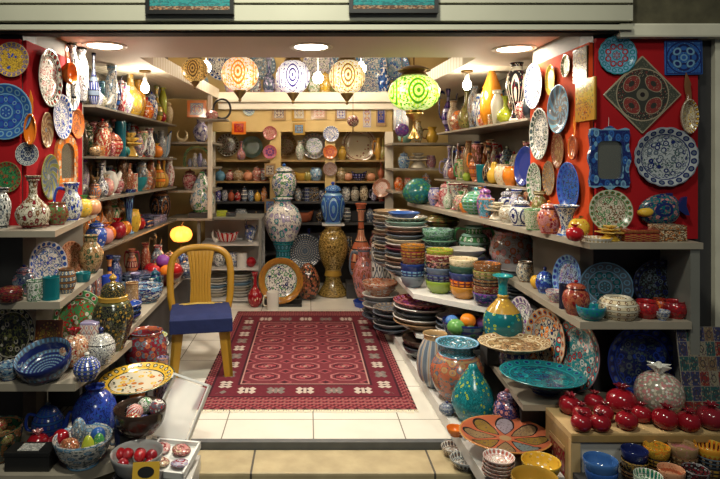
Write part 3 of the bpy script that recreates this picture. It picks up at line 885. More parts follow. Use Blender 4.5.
# ------------------------------------------------------------------ red display boards on both wings
def thing(o, label, cat, group=None): return tag(o, label, cat, group)
def at_X(px, py, X): return at(px, py, X * F / (px - CX))
thing(block('display_board', 1.5, 2.03, 3.02, 3.045, 1.10, 2.145, 'red_felt'), 'red felt board facing the street on the right, hung with plates and mirror', 'display board')
thing(block('display_board', 1.48, 1.498, 3.05, 3.86, 1.10, 2.13, 'orange_felt'), 'orange red felt board turning into the shop on the right side wall', 'display board')
thing(block('display_board', -2.5, -1.5, 3.02, 3.045, 1.16, 2.14, 'red_felt'), 'red felt board facing the street on the left, behind the big blue plate', 'display board')
thing(block('display_board', -1.498, -1.48, 3.05, 3.80, 1.16, 2.14, 'red_felt'), 'red felt board turning into the shop on the left side wall', 'display board')

# ------------------------------------------------------------------ shelves of the wings
YF = 2.78
def board(name, pts, ztop, th, mt, label):
    return thing(poly(name, pts, ztop - th, ztop, mt), label, 'shelf')
ZRA, ZRB, ZRC, ZLA, ZLB, ZLC, ZLD = 1.112, .733, .303, 1.169, .829, .467, .11
board('wall_shelf', [(1.352, YF), (1.895, YF), (1.895, 3.02), (1.475, 3.02), (1.475, 3.88), (1.745, 3.88), (1.745, 5.6), (.96, 5.6), (1.04, 4.95)], ZRA, .03, 'shelf_board', 'long pale shelf under the red board, running into the shop on the right')
board('wall_shelf', [(1.304, YF), (1.84, YF), (1.84, 3.02), (1.475, 3.02), (1.475, 4.1), (1.33, 4.1)], ZRB, .035, 'shelf_board', 'pale shelf with red pots and dark standing plates on the right')
board('low_shelf', [(1.06, 2.86), (1.84, 2.86), (1.84, 3.02), (1.475, 3.02), (1.475, 3.68), (1.10, 3.68)], ZRC, .03, 'shelf_board', 'low shelf carrying the teal oval platter on the right')
board('wall_shelf', [(-1.213, YF), (-1.397, 3.84), (-1.475, 3.84), (-1.475, 3.02), (-2.4, 3.02), (-2.4, YF)], ZLA, .03, 'shelf_board', 'upper pale shelf on the left wing holding the round bottle vase')
board('wall_shelf', [(-1.189, YF), (-1.286, 3.64), (-1.475, 3.64), (-1.475, 3.02), (-2.4, 3.02), (-2.4, YF)], ZLB, .035, 'shelf_board', 'middle pale shelf on the left wing with mug and teal cup')
board('wall_shelf', [(-1.085, 2.70), (-1.03, 3.14), (-1.02, 3.36), (-1.475, 3.36), (-1.475, 3.02), (-2.4, 3.02), (-2.4, 2.70)], ZLC, .035, 'shelf_board', 'lower pale shelf on the left wing under the striped blue bowl')
board('display_platform', [(-2.3, 2.57), (-1.05, 2.57), (-.90, 2.70), (-.79, 2.74), (-.79, 3.04), (-2.3, 3.04)], ZLD, .05, 'shelf_board', 'lowest grey platform on the left with black box and big bowl')
# uprights and backs of the wing cabinets
struct(block('trim_20', 1.84, 1.885, 2.79, 3.03, -.2, ZRA - .03, 'grey_post'))
struct(block('trim_21', -1.478, -1.30, 3.30, 3.34, ZLD, ZLC - .035, 'dark_panel'))
struct(block('trim_22', 1.08, 1.47, 3.64, 3.68, 0, ZRC - .03, 'dark_panel'))
struct(block('trim_23', 1.10, 1.84, 2.99, 3.02, -.03, ZRC - .03, 'dark_panel'))

# ------------------------------------------------------------------ inner shelves
S_L = {}
def inner(key, z, a, b, wallx, label, place, group, mt=None, th=.016):
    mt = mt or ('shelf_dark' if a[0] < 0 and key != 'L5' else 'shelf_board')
    s = Shelf(z, a, b, place, group); S_L[key] = s
    sg = 1 if a[0] > 0 else -1
    board('wall_shelf', [a, b, (sg * wallx, b[1]), (sg * wallx, a[1])], z, th, mt, label)
    return s
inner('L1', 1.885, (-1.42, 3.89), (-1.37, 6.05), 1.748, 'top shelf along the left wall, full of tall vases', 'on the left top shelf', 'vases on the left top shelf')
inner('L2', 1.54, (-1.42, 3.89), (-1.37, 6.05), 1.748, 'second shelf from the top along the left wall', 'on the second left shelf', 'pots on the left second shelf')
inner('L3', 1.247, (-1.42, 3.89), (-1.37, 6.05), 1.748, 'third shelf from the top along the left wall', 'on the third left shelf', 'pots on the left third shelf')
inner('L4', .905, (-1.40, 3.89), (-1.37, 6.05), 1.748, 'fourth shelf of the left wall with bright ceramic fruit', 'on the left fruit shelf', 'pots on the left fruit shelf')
inner('R1', 1.796, (1.47, 3.89), (1.32, 5.95), 1.748, 'top shelf along the right wall with orange bottle and urns', 'on the right top shelf', 'vases on the right top shelf')
inner('R2', 1.325, (1.47, 3.89), (1.33, 6.1), 1.748, 'second shelf along the right wall with an orange jar', 'on the second right shelf', 'pots on the right second shelf')
S_L['RA'] = Shelf(ZRA, (1.25, 3.5), (.98, 5.5), 'on the long right shelf', 'pots on the long right shelf')
inner('L5', .50, (-1.06, 3.42), (-1.10, 5.6), 1.497, 'low counter along the left wall behind the yellow chair', 'on the low left counter', 'wares on the left low counter', th=.03)
struct(block('trim_24', -1.18, -1.14, 3.44, 5.6, 0, .47, 'dark_panel'))

# right counter with stacks of bowls
ZD = .563
board('display_counter', [(.70, 5.45), (.75, 4.13), (1.22, 3.66), (1.475, 3.66), (1.475, 5.45)], ZD, .035, 'white_board', 'white counter piled with bowls along the right wall')
board('low_shelf', [(.79, 5.3), (.79, 4.24), (.96, 4.1), (1.475, 4.1), (1.475, 5.3)], .24, .025, 'white_board', 'white shelf under the bowl counter with dark dishes')
board('display_platform', [(.66, 5.85), (.74, 4.0), (.80, 2.62), (1.16, 2.62), (1.16, 2.84), (1.04, 2.86), (1.04, 3.9), (1.475, 3.9), (1.475, 5.85)], .075, .07, 'white_board', 'low white plinth along the floor on the right')
struct(block('trim_25', 1.42, 1.475, 3.95, 5.4, .075, ZD - .035, 'dark_panel'))
# back shelving
BY0, BY1 = 6.93, 7.25
ZB = [1.525, 1.272, 1.025, .77, .40]
for i, z in enumerate(ZB):
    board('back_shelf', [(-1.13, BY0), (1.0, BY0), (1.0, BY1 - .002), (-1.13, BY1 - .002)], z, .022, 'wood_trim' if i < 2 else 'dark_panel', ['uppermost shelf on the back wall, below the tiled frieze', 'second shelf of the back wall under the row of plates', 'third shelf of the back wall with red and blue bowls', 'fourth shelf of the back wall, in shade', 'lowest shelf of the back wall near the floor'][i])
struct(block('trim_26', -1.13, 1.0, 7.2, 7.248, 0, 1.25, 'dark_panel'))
for n, (a, b, mt) in enumerate(((270, 281, 'back_panelling'), (325, 335, 'back_panelling'), (385, 393, 'cornice_paint'), (209, 215, 'cornice_paint'))):
    struct(block(f'trim_{30 + n}', at(a, 0, 6.9).x, at(b, 0, 6.9).x, 6.88, 6.93, 0 if n > 1 else .9, 1.86, mt))
struct(block('trim_34', -1.13, 1.0, 6.88, 6.93, 1.86, 2.14, 'back_panelling'))
# corner units either side of the back wall
for k, (y, z) in enumerate(((142, 1.714), (167, 1.447), (190, 1.20))):
    board('corner_shelf', [(-1.745, 6.1), (at(211, 0, 6.1).x, 6.1), (at(211, 0, 6.1).x, 6.9), (-1.745, 6.9)], z, .022, 'shelf_board', ['top corner shelf at the back left with a round vase', 'corner shelf at the back left holding the green arch', 'corner shelf at the back left below the green arch'][k])
for k, z in enumerate((1.71, 1.43, 1.18)):
    board('corner_shelf', [(at(392, 0, 6.3).x, 6.3), (1.745, 6.3), (1.745, 6.9), (at(392, 0, 6.3).x, 6.9)], z, .022, 'shelf_board', ['top corner shelf at the back right under the green lamp', 'corner shelf at the back right with white flowers', 'corner shelf at the back right beside the teal egg'][k])
struct(block('trim_35', at(208, 0, 6.1).x, at(212, 0, 6.1).x, 6.08, 6.13, 0.9, 2.2, 'cornice_paint'))
# ------------------------------------------------------------------ wares on the red boards
RW, LW = 1.478, -1.478
PR_, PL_ = 'on the right red board', 'on the left red board'
FR = 3.024
hang('scallop', 616, 55.5, FR, 38, 38, 'mandala', ('skyblue', 'turquoise', 'red'), 'round turquoise plate with red and yellow rosette', 'high ' + PR_, depth=.09)
hang('tile', 641, 95, FR, 55, 55, 'roundel', ((.055, .06, .045), (.20, .035, .03), (.30, .25, .17)), 'large brown diamond tile with four roundels', PR_, roll=45, depth=.05)
hang('tile', 682, 58, FR, 37, 34, 'ptile', ('blue', 'navy', 'skyblue'), 'square blue tile', 'at the top right corner of the red board', roll=1, depth=.08)
hang('spoon', 685, 104, FR, 17, 50, 'pfloral', ('ivory', 'brown', 'yellow'), 'brown wooden spoon with flower bowl', 'under the square blue tile', depth=.5)
hang('scallop', 663, 157, FR, 63, 58, 'pfloral', ((.40, .43, .45), 'navy', 'slate'), 'large white plate with navy blossom border', PR_ + ' above the fish', depth=.1)
hang('fish', 660, 209, FR, 48, 30, 'floral', ('teal', 'navy', 'pink'), 'dark teal flowered fish', PR_ + ' above the little boxes', depth=.22, roll=8)
hang('plate', 609, 211, 2.94, 44, 42, 'pfloral', ('ivory', 'green', 'brown'), 'cream plate with fine brown leaves', 'standing on the shelf below the mirror', depth=.1, lean=8)
# mirror in an ornate blue frame
mr = empty('wall_mirror', at(608, 158, FR))
s = FR / F
def mframe(bm):
    n = 48; out = []; inn = []
    for k in range(n):
        t = 2 * pi * k / n; c, q = cos(t), sin(t)
        e = (abs(c) ** 6 + abs(q) ** 6) ** (-1 / 6)
        w = 1 + .07 * cos(8 * t)
        out.append((20 * s * e * c * w, 30 * s * e * q * w)); inn.append((12.5 * s * e * c, 19 * s * e * q - 2 * s))
    f = []
    for yy in (0, -.022):
        f.append([bm.verts.new((x, yy, z)) for x, z in out]); f.append([bm.verts.new((x, yy, z)) for x, z in inn])
    for k in range(n):
        j = (k + 1) % n
        for a, b in ((f[0], f[1]), (f[2], f[3]), (f[0], f[2]), (f[1], f[3])): bm.faces.new((a[k], a[j], b[j], b[k]))
fo = mesh_obj('frame', mframe, 'red_felt', mr, False); paint(fo, 'glaze_floral', ('navy', 'skyblue', 'blue'))
def bx_(name, x0, x1, y0, y1, z0, z1, mt, par): return block(name, x0 * s, x1 * s, y0, y1, z0 * s, z1 * s, mt, 0, par)
bx_('mirror_glass', -13.5, 13.5, -.008, -.002, -22, 18, 'mirror_glass', mr)
mesh_obj('hanging_cord', lambda bm: tube(bm, [(0, -.004, 29 * s), (0.002, -.003, 38 * s), (0, -.002, 47 * s)], .0015, 6), 'paper_white', mr)
tag(mr, 'ornate blue tile framed mirror hanging on the right red board', 'mirror')
sd = 'on the right side board'
for px, py, h, pat, cols, desc, rwf in (
    (537, 86, 46, 'pfloral', ('white', 'navy', 'slate'), 'white plate with dark blue flowers, left of the yellow dish,', 1),
    (552, 80, 31, 'pdots', ('yellow', 'green', 'gold'), 'yellow green oval dish', .75),
    (567, 66, 23, 'pfloral', ('cream', 'olive', 'green'), 'small olive dish nearest the ceiling', .9),
    (562, 109, 49, 'pleaf', ('slate', 'skyblue', 'tan'), 'grey blue plate beside the orange tile', 1),
    (543, 134, 52, 'pfloral', ('white', 'darkgreen', 'slate'), 'white plate with black green leaves in mid row', .92),
    (560, 150, 37, 'pfloral', ('brown', 'maroon', 'tan'), 'brown flowered dish below the grey blue plate', .8),
    (537, 183, 41, 'pfloral', ('white', 'green', 'darkgreen'), 'white plate with green leaves, lowest and furthest in,', .9),
    (551, 178, 35, 'pfloral', ('tan', 'brown', 'slate'), 'tan dish beside the tall blue plate', .85),
    (572, 187, 50, 'pfloral', ('blue', 'cobalt', 'navy'), 'deep blue plate leaning over the shelf', 1)):
    Y = RW * F / (px - CX)
    hang('plate', px, py, None, 0, h, pat, cols, desc, sd, yaw=-90, X=RW, depth=.1, rw=h * Y / F * rwf)
hang('tile', 581, 65, None, 0, 34, 'pfloral', ('brown', 'darkgreen', 'gold'), 'dark half-round tile beside the small olive dish', sd, yaw=-90, X=RW, depth=.05, rw=.16)
hang('tile', 587, 100, None, 0, 42, 'pfloral', ('amber', 'gold', 'maroon'), 'orange and yellow floral tile', sd, yaw=-90, X=RW, depth=.07, rw=.21)
hang('spoon', 577, 138, None, 0, 36, 'pdots', ('terracotta', 'orange', 'cream'), 'terracotta spoon below the orange tile', sd, yaw=-90, X=RW, depth=.3, rw=.1)
# left board
hang('plate', 13, 60, FR, 35, 35, 'pfloral', ('yellow', 'cobalt', 'gold'), 'round yellow plate with blue patterned rim', 'at the top of the left red board', depth=.1)
hang('plate', 7, 112, FR, 55, 56, 'mandala', ('blue', 'skyblue', 'cobalt'), 'large blue plate cut by the photo edge', PL_, depth=.1)
hang('spoon', 33, 118, FR, 12, 45, 'plain', ('orange', 'orange', 'orange'), 'plain orange wooden spoon', PL_ + ' beside the blue plate', depth=.6)
hang('scallop', 28, 154, FR, 23, 23, 'mandala', ('slate', 'white', 'navy'), 'small dark rosette plate', PL_ + ' under the orange spoon', depth=.1)
hang('plate', 8, 177, FR, 29, 31, 'pfloral', ('green', 'red', 'darkgreen'), 'green plate with red flowers', PL_ + ' below the big blue plate', depth=.1)
ls = 'on the left side board'
for px, py, h, pat, cols, desc, rwf in (
    (46, 78, 58, 'pfloral', ('white', 'darkgreen', 'red'), 'white oval plate with green leaf spray', .92),
    (70, 91, 40, 'pleaf', ('ivory', 'slate', 'grey'), 'ivory plate with grey strokes, furthest into the shop,', .9),
    (59, 117, 45, 'pfloral', ('white', 'cobalt', 'blue'), 'white plate with cobalt flowers', 1),
    (75, 124, 30, 'pfloral', ('terracotta', 'orange', 'brown'), 'terracotta dish behind the cobalt flowered plate', 1.1),
    (45, 130, 36, 'pleaf', ('brown', 'tan', 'slate'), 'narrow brown leaf dish', .75),
    (47, 177, 46, 'pleaf', ('slate', 'olive', 'grey'), 'grey green oval plate above the bottle vase', .9)):
    Y = LW * F / (px - CX)
    hang('plate', px, py, None, 0, h, pat, cols, desc, ls, yaw=90, X=LW, depth=.1, rw=h * Y / F * rwf)
hang('spoon', 62, 65, None, 0, 32, 'plain', ('orange', 'terracotta', 'orange'), 'orange ladle beside the leaf spray plate', ls, yaw=90, X=LW, depth=.4, rw=.15)
Yo = LW * F / (65 - CX)
om = empty('wall_mirror', (LW, Yo, at(65, 165, Yo).z), (0, 0, radians(90)))
def arch_(bm):
    w, h, t = .15, .27, .055
    o_ = [(-w, -h / 2), (w, -h / 2)] + [(w * cos(q), h * .28 + h * .42 * sin(q)) for q in [pi * k / 12 for k in range(13)]]
    i_ = [(-w + t, -h / 2 + t), (w - t, -h / 2 + t)] + [((w - t) * cos(q), h * .28 + (h * .42 - t) * sin(q)) for q in [pi * k / 12 for k in range(13)]]
    R = [[bm.verts.new((x, y, z)) for x, z in L_] for L_ in (o_, i_) for y in (0, -.02)]
    n = len(o_)
    for k in range(n):
        j = (k + 1) % n
        for a, b in ((0, 1), (2, 3), (0, 2), (1, 3)): bm.faces.new((R[a][k], R[a][j], R[b][j], R[b][k]))
fo = mesh_obj('frame', arch_, 'red_felt', om, False); paint(fo, 'glaze_floral', ('orange', 'terracotta', 'cream'))
block('mirror_glass', -.1, .1, -.008, -.002, -.08, .17, 'mirror_glass', 0, om)
tag(om, 'arched orange tile framed mirror on the left side board', 'mirror')

# ------------------------------------------------------------------ right wing, upper front shelf
pra = 'on the upper right front shelf'
put('jar', 521, 3.55, ZRA, 24, 28, 'medal', ('white', 'navy', 'slate'), 'white lidded jar with navy medallions', pra)
put('cup', 535, 3.34, ZRA, 21, 20, 'vine', ('ivory', 'green', 'olive'), 'ivory footed cup with green scrolls', pra)
put('jar', 549, 3.16, ZRA, 23, 33, 'floral', ('pink', 'crimson', 'orange'), 'pink jar with orange lid knob and crimson flowers', pra)
put('trumpet', 566, 3.06, ZRA, 25, 30, 'floral', ('white', 'blue', 'navy'), 'white flared goblet vase with blue flowers', pra)
put('fruit', 579, 2.98, ZRA, 20, 22, 'dots', ('yellow', 'orange', 'red'), 'yellow orange ceramic fruit behind the red pomegranate', pra)
put('pomegranate', 575, 2.84, ZRA, 17, 17, 'plain', ('red', 'crimson', 'red'), 'small glossy red pomegranate', pra)
put('tray', 598, 2.84, ZRA, 26, 4, 'pfloral', ('white', 'cream', 'tan'), 'flat white dish', pra)
put('flower', 610, 2.86, ZRA, 24, 17, 'plain', ('yellow', 'cream', 'yellow'), 'yellow ceramic flower cluster in front of the cream plate', pra)
put('casket', 636, 2.87, ZRA, 34, 12, 'lattice', ('maroon', 'gold', 'crimson'), 'long dark red trinket box', 'on the right front shelf under the fish')
put('casket', 667, 2.87, ZRA, 28, 16, 'grain', ('cream', 'brown', 'orange'), 'cream speckled trinket box beside the long red box', 'on the right front shelf')
# right wing, middle front shelf
prb = 'on the right middle shelf'
stand('plate', 570, 3.18, ZRB, 46, 46, 'pfloral', ('skyblue', 'cobalt', 'navy'), 'pale blue plate with cobalt flowers, standing upright', prb, yaw=-80, lean=8)
stand('plate', 604, 2.98, ZRB, 54, 48, 'mandala', ('slate', 'skyblue', 'teal'), 'dark plate with white blue mandala, standing upright', prb, lean=8)
stand('plate', 658, 2.98, ZRB, 56, 51, 'pfloral', ('black', 'navy', 'slate'), 'black plate with thin pale rim, standing upright', prb, lean=8)
put('pot', 525, 3.72, ZRB, 17, 20, 'floral', ('ivory', 'brown', 'slate'), 'ivory pot with brown flowers, deepest in the row', prb)
put('fruit', 537, 3.52, ZRB, 13, 15, 'plain', ('yellow', 'orange', 'yellow'), 'small yellow ceramic fruit', prb)
put('lidpot', 545, 3.40, ZRB, 18, 26, 'floral', ('cobalt', 'skyblue', 'navy'), 'cobalt lidded pot beside the yellow fruit', prb)
put('bowl', 556, 3.18, ZRB, 20, 11, 'floral', ('white', 'pink', 'purple'), 'small white and pink bowl', prb)
put('jar', 576, 2.93, ZRB, 26, 34, 'floral', ('terracotta', 'maroon', 'crimson'), 'terracotta lidded jar with dark red knob', prb)
put('tumbler', 564, 3.04, ZRB, 10, 24, 'plain', ('black', 'navy', 'black'), 'black tumbler before the pale blue plate', prb)
put('deepbowl', 591, 2.83, ZRB, 28, 13, 'dots', ('turquoise', 'cobalt', 'navy'), 'turquoise dish with blue dots at the shelf corner', prb)
put('squat', 618, 2.86, ZRB, 38, 21, 'bands', ('ivory', 'cream', 'brown'), 'squat cream pot with brown lower pattern', prb)
put('pot', 646, 2.86, ZRB, 23, 17, 'floral', ('red', 'crimson', 'maroon'), 'red pot next to the squat cream pot', prb)
put('pot', 660, 2.91, ZRB, 16, 16, 'floral', ('red', 'maroon', 'orange'), 'smaller red pot set back between two others', prb)
put('pot', 675, 2.86, ZRB, 22, 17, 'floral', ('crimson', 'red', 'maroon'), 'crimson pot at the right end', prb)
put('bowl', 662, 2.82, ZRB, 15, 9, 'floral', ('white', 'blue', 'navy'), 'tiny blue white bowl before the black plate', prb)
# plates standing under it
prc = 'standing under the right middle shelf'
stand('plate', 525, 3.58, ZRC, 58, 58, 'pfloral', ('white', 'purple', 'slate'), 'white plate with purple flowers', prc, lean=6, yaw=-84)
stand('plate', 549, 3.30, ZRC, 62, 62, 'pfloral', ('ivory', 'orange', 'navy'), 'ivory plate with big orange flowers', prc, lean=8, yaw=-76)
stand('plate', 582, 3.04, ZRC, 70, 70, 'pfloral', ('turquoise', 'red', 'white'), 'turquoise plate with red tulips', prc, lean=8, yaw=-80)
stand('plate', 640, 2.95, .29, 72, 74, 'pfloral', ('navy', 'cobalt', 'slate'), 'very dark blue plate behind the pomegranates', prc, lean=7)
# low shelf with the teal and the beige platters
prs = 'on the low right shelf'
put('bowl', 545, 3.02, ZRC, 46, 14, 'plain', ('navy', 'slate', 'navy'), 'dark bowl serving as rest for the teal platter', prs)
put('plate', 542, 2.97, ZRC + 14.2 * 3.0 / F, 84, 9, 'pfloral', ('teal', 'turquoise', 'navy'), 'large shiny teal oval platter', prs, rot=(radians(5), radians(2), 0), d=.33)
put('deepbowl', 514, 3.24, ZRC, 30, 27, 'bands', ('slate', 'navy', 'grey'), 'dark bowl under the beige platter', prs)
put('scallop', 514, 3.24, ZRC + 27.2 * 3.24 / F, 70, 8, 'pfloral', ('tan', 'cream', 'brown'), 'beige carved platter with brown rim', prs, rot=(radians(3), 0, 0), d=.29)
# teal bottle vase with yellow shoulders on a riser
Yb = 3.46
rz = at(0, 341, Yb).z
thing(block('display_riser', at(484, 0, Yb).x, at(524, 0, Yb).x, Yb - .06, Yb + .08, ZRC + .001, rz, 'dark_panel', .004), 'dark riser block under the teal bottle vase', 'riser')
bv = empty('bottle_vase', (at(503, 0, Yb).x, Yb, rz)); w = 39 * Yb / F; h = 66 * Yb / F
bv.scale = (w, w, h)
b1 = mesh_obj('body', lambda bm: lathe(bm, [(0, 0), (.28, 0), (.32, .02), (.45, .1), (.5, .24), (.48, .37), (.41, .46)], smooth=3), 'red_felt', bv); paint(b1, 'glaze_dots', ('teal', 'turquoise', 'lime'))
b2 = mesh_obj('shoulder', lambda bm: lathe(bm, [(.41, .46), (.30, .54), (.19, .61), (.13, .66), (.15, .68), (.14, .70), (.12, .71)], smooth=3), 'red_felt', bv); paint(b2, 'glaze_dots', ('gold', 'yellow', 'gold'))
b3 = mesh_obj('neck', lambda bm: lathe(bm, [(.12, .71), (.11, .8), (.12, .9), (.17, .96), (.25, .98), (.24, 1), (.12, .97), (0, .95)], smooth=3), 'red_felt', bv); paint(b3, 'glaze_dots', ('turquoise', 'teal', 'green'))
tag(bv, 'teal bottle vase with yellow shoulders and long neck beside the beige platter', 'vase')
# bowl of coloured balls
Yk = 3.86
rz2 = at(0, 346, Yk).z
thing(block('display_riser', at(446, 0, Yk).x, at(486, 0, Yk).x, Yk - .09, Yk + .12, .075, rz2, 'dark_panel', .004), 'dark riser block under the bowl of coloured balls', 'riser')
put('bowl', 466, Yk, rz2, 47, 25, 'bands', ('navy', 'slate', 'teal'), 'dark bowl filled with coloured glass balls', 'above the red flowered vase')
pb = 'in the dark bowl of balls'
for px, dy, zz, d_, cols, desc in ((468, -.02, 21, 18, ('orange', 'amber'), 'glossy orange ball'), (485, .0, 18, 18, ('purple', 'lilac'), 'purple glass ball'), (456, -.09, 17, 20, ('green', 'lime'), 'emerald green ball'), (452, .02, 20, 15, ('blue', 'skyblue'), 'blue glass ball'),
                          (471, -.10, 14, 16, ('darkgreen', 'green'), 'dark green ball'), (483, -.09, 15, 13, ('gold', 'cream'), 'small gold ball'), (492, .06, 22, 12, ('skyblue', 'turquoise'), 'pale blue ball'), (474, .06, 18, 14, ('maroon', 'purple'), 'maroon ball')):
    put('ball', px, Yk + dy, rz2 + (zz - 2) * Yk / F, d_ * .88, d_ * .8, 'plain', (cols[0], cols[1], cols[0]), desc, pb)

# ------------------------------------------------------------------ right plinth along the floor
pp = 'on the white plinth along the floor'
ZP = .075
put('melon', 435, 3.70, ZP, 36, 52, 'stripes', ('slate', 'grey', 'tan'), 'grey ribbed vase half behind the red flowered vase', pp)
v1 = empty('painted_vase', (at(457, 0, 3.5).x, 3.5, ZP)); s = 3.5 / F; v1.scale = (53 * s, 53 * s, 56 * s)
q = mesh_obj('body', lambda bm: lathe(bm, [(0, 0), (.25, 0), (.29, .03), (.42, .2), (.5, .45), (.48, .6), (.38, .76), (.34, .8)], smooth=3, seg=32), 'red_felt', v1); paint(q, 'glaze_floral', ('terracotta', 'tan', 'slate'))
q = mesh_obj('neck', lambda bm: lathe(bm, [(.34, .8), (.31, .84), (.32, .92), (.4, 1), (.36, 1), (.28, .9), (0, .88)], smooth=3, seg=32), 'red_felt', v1); paint(q, 'glaze_lattice', ('teal', 'slate', 'skyblue'))
tag(v1, 'large terracotta vase with tan flowers and teal neck on the plinth', 'vase')
put('turban', 473, 3.21, ZP, 42, 56, 'vine', ('teal', 'turquoise', 'lime'), 'teal pear-shaped gourd vase with lime scrolls', pp)
put('jar', 507, 3.08, ZP, 27, 42, 'floral', ('navy', 'lilac', 'pink'), 'navy lidded jar with pink white flowers', pp)
put('bowl', 455, 3.02, ZP, 17, 8, 'plain', ('orange', 'terracotta', 'orange'), 'small orange dish in front of the gourd vase', pp)
put('lidpot', 447, 3.28, ZP, 16, 13, 'floral', ('slate', 'grey', 'navy'), 'small grey pot before the ribbed vase', pp)
put('deepbowl', 507, 2.86, ZP, 44, 9, 'bands', ('maroon', 'brown', 'tan'), 'dark red bowl beneath the lotus platter', pp)
put('plate', 505, 2.86, ZP + 9.5 * 2.86 / F, 95, 9, 'lotus', ('terracotta', 'gold', 'tan'), 'big terracotta platter with lotus petals of dots', pp, rot=(radians(4), radians(3), .2), d=.36)
ps_ = 'at the front of the white plinth'
stack('bowl', 498, 2.61, ZP, 31, 8, 3.6, [('floral', ('white', 'terracotta', 'pink'))] * 4 + [('pfloral', ('white', 'pink', 'terracotta'))], ps_, 'bowl with pink flowers')
put('bowl', 541, 2.60, ZP, 38, 19, 'dots', ('yellow', 'gold', 'cream'), 'yellow bowl with gold flowers', 'beside the pomegranate crate')
put('deepbowl', 535, 2.42, .075, 46, 26, 'plain', ('gold', 'yellow', 'gold'), 'yellow rimmed bowl cut by the picture bottom', 'below the yellow bowl')
thing(block('display_riser', at(514, 0, 2.42).x, at(552, 0, 2.42).x, 2.34, 2.50, -.2, .074, 'dark_panel'), 'low dark block under the yellow rimmed bowl', 'riser')
put('bowl', 453, 3.035, -.035, 24, 9, 'pfloral', ('white', 'brown', 'slate'), 'white dish with brown flowers, further back of two,', 'on the stone step')
put('bowl', 464, 2.91, -.035, 28, 10, 'pfloral', ('white', 'slate', 'brown'), 'white dish with grey flowers, nearer of two,', 'on the stone step')

# ------------------------------------------------------------------ pomegranate crate
CR0, CR1, CX0 = 2.585, 2.86, 1.172
cr = empty('display_crate', (CX0, CR0, -.2))
def blk(name, x0, x1, y0, y1, z0, z1, mt, bev=0): return block(name, x0 - CX0, x1 - CX0, y0 - CR0, y1 - CR0, z0 + .2, z1 + .2, mt, bev, cr)
blk('top', CX0, 2.25, CR0, CR1, .262, .29, 'wood_pale')
blk('front_rail', CX0, 2.25, CR0 - .008, CR0 + .0, .252, .286, 'wood_trim', .004)
blk('front_panel', CX0 + .04, 2.25, CR0 + .008, CR0 + .022, -.2, .262, 'white_board')
blk('front_ledge', CX0 + .005, 2.25, 2.33, CR0 - .006, .095, .12, 'dark_panel')
sp = blk('side_panel', CX0, CX0 + .03, CR0, CR1, -.2, .262, 'wood_trim')
i_ = blk('inlay', CX0 - .003, CX0, CR0 + .06, CR1 - .05, -.1, .2, 'red_felt'); paint(i_, 'glaze_lattice', ('maroon', 'brown', 'tan'))
blk('corner_post', CX0 - .002, CX0 + .04, CR0 - .005, CR0 + .02, -.2, .262, 'wood_pale')
tag(cr, 'wooden display crate with pale top holding the red pomegranates', 'crate')
pc = 'on the wooden crate top'
def pom(px, Y, w, desc, cols=('crimson', 'maroon', 'maroon'), h=None): put('pomegranate', px, Y, .29, w, (h or w) * .98, 'plain', cols, desc, pc, group='red pomegranates on the crate', rot=(radians(random.uniform(-6, 6)), radians(random.uniform(-6, 6)), random.uniform(0, 1)))
pom(569, 2.80, 21, 'dark red pomegranate at the back left corner')
pom(583, 2.70, 19, 'dark red pomegranate in the second row, left')
pom(594, 2.83, 19, 'dark red pomegranate at the back beside the largest one')
pom(581, 2.61, 20, 'glossy red pomegranate at the very front left')
pom(601, 2.61, 20, 'glossy red pomegranate second from left at the front edge')
pom(604, 2.71, 19, 'dark red pomegranate tucked behind the front pair')
pom(622, 2.79, 29, 'largest dark red pomegranate, in the back row')
pom(627, 2.625, 21, 'glossy red pomegranate third along the front edge')
pom(642, 2.70, 19, 'dark red pomegranate fourth along the crate, slightly set back')
pom(664, 2.64, 24, 'wide bright red pomegranate in front of the speckled one')
pom(688, 2.62, 22, 'bright red pomegranate with crown, left of the right edge')
pom(711, 2.64, 26, 'red pomegranate at the right picture edge', ('maroon', 'crimson', 'maroon'))
put('pomegranate', 659, 2.80, .29, 45, 48, 'grain', ('pink', 'ivory', 'white'), 'large speckled pink white pomegranate with pale crown', pc)
stand('tile', 702, 2.79, .29, 46, 84, 'pfloral', ('tan', 'red', 'navy'), 'framed patchwork tile panel leaning at the right edge', 'on the crate', lean=10, depth=.06)
o_ = REG[-1][0]; setmat(o_, MATS['patchwork_panel'])
# bowls in the crate
pk = 'on the crate ledge'
zb = .121
def cb(px, Y, z, w, h, pat, cols, desc): return put('deepbowl', px, Y, z, w, h, pat, cols, desc, pk)
stack('deepbowl', 601, 2.47, zb, 32, 17, 9, [('plain', ('blue', 'cobalt', 'blue')), ('plain', ('blue', 'skyblue', 'blue'))], 'at the left on the crate ledge', 'glazed bowl')
stack('deepbowl', 634, 2.50, zb, 25, 14, 9, [('bands', ('black', 'brown', 'tan')), ('floral', ('black', 'gold', 'tan')), ('plain', ('navy', 'black', 'navy'))], 'beside the blue bowls on the crate ledge', 'bowl')
stack('deepbowl', 657, 2.53, zb, 25, 14, 9, [('bands', ('brown', 'black', 'gold')), ('bands', ('black', 'gold', 'brown')), ('floral', ('yellow', 'orange', 'gold'))], 'in the middle back of the crate ledge', 'bowl')
stack('deepbowl', 648, 2.385, zb, 27, 13, 4.5, [('floral', ('white', 'green', 'darkgreen')), ('floral', ('white', 'darkgreen', 'green')), ('pfloral', ('white', 'green', 'teal'))], 'at the front of the crate ledge', 'leaf-painted bowl')
stack('deepbowl', 671, 2.42, zb, 25, 15, 9, [('bands', ('terracotta', 'brown', 'black')), ('pdots', ('peach', 'terracotta', 'brown'))], 'right of the leaf bowls on the crate ledge', 'bowl')
stack('deepbowl', 683, 2.53, zb, 26, 15, 9, [('bands', ('black', 'maroon', 'tan')), ('bands', ('brown', 'tan', 'black')), ('pdots', ('tan', 'pink', 'brown'))], 'at the back right on the crate ledge', 'bowl')
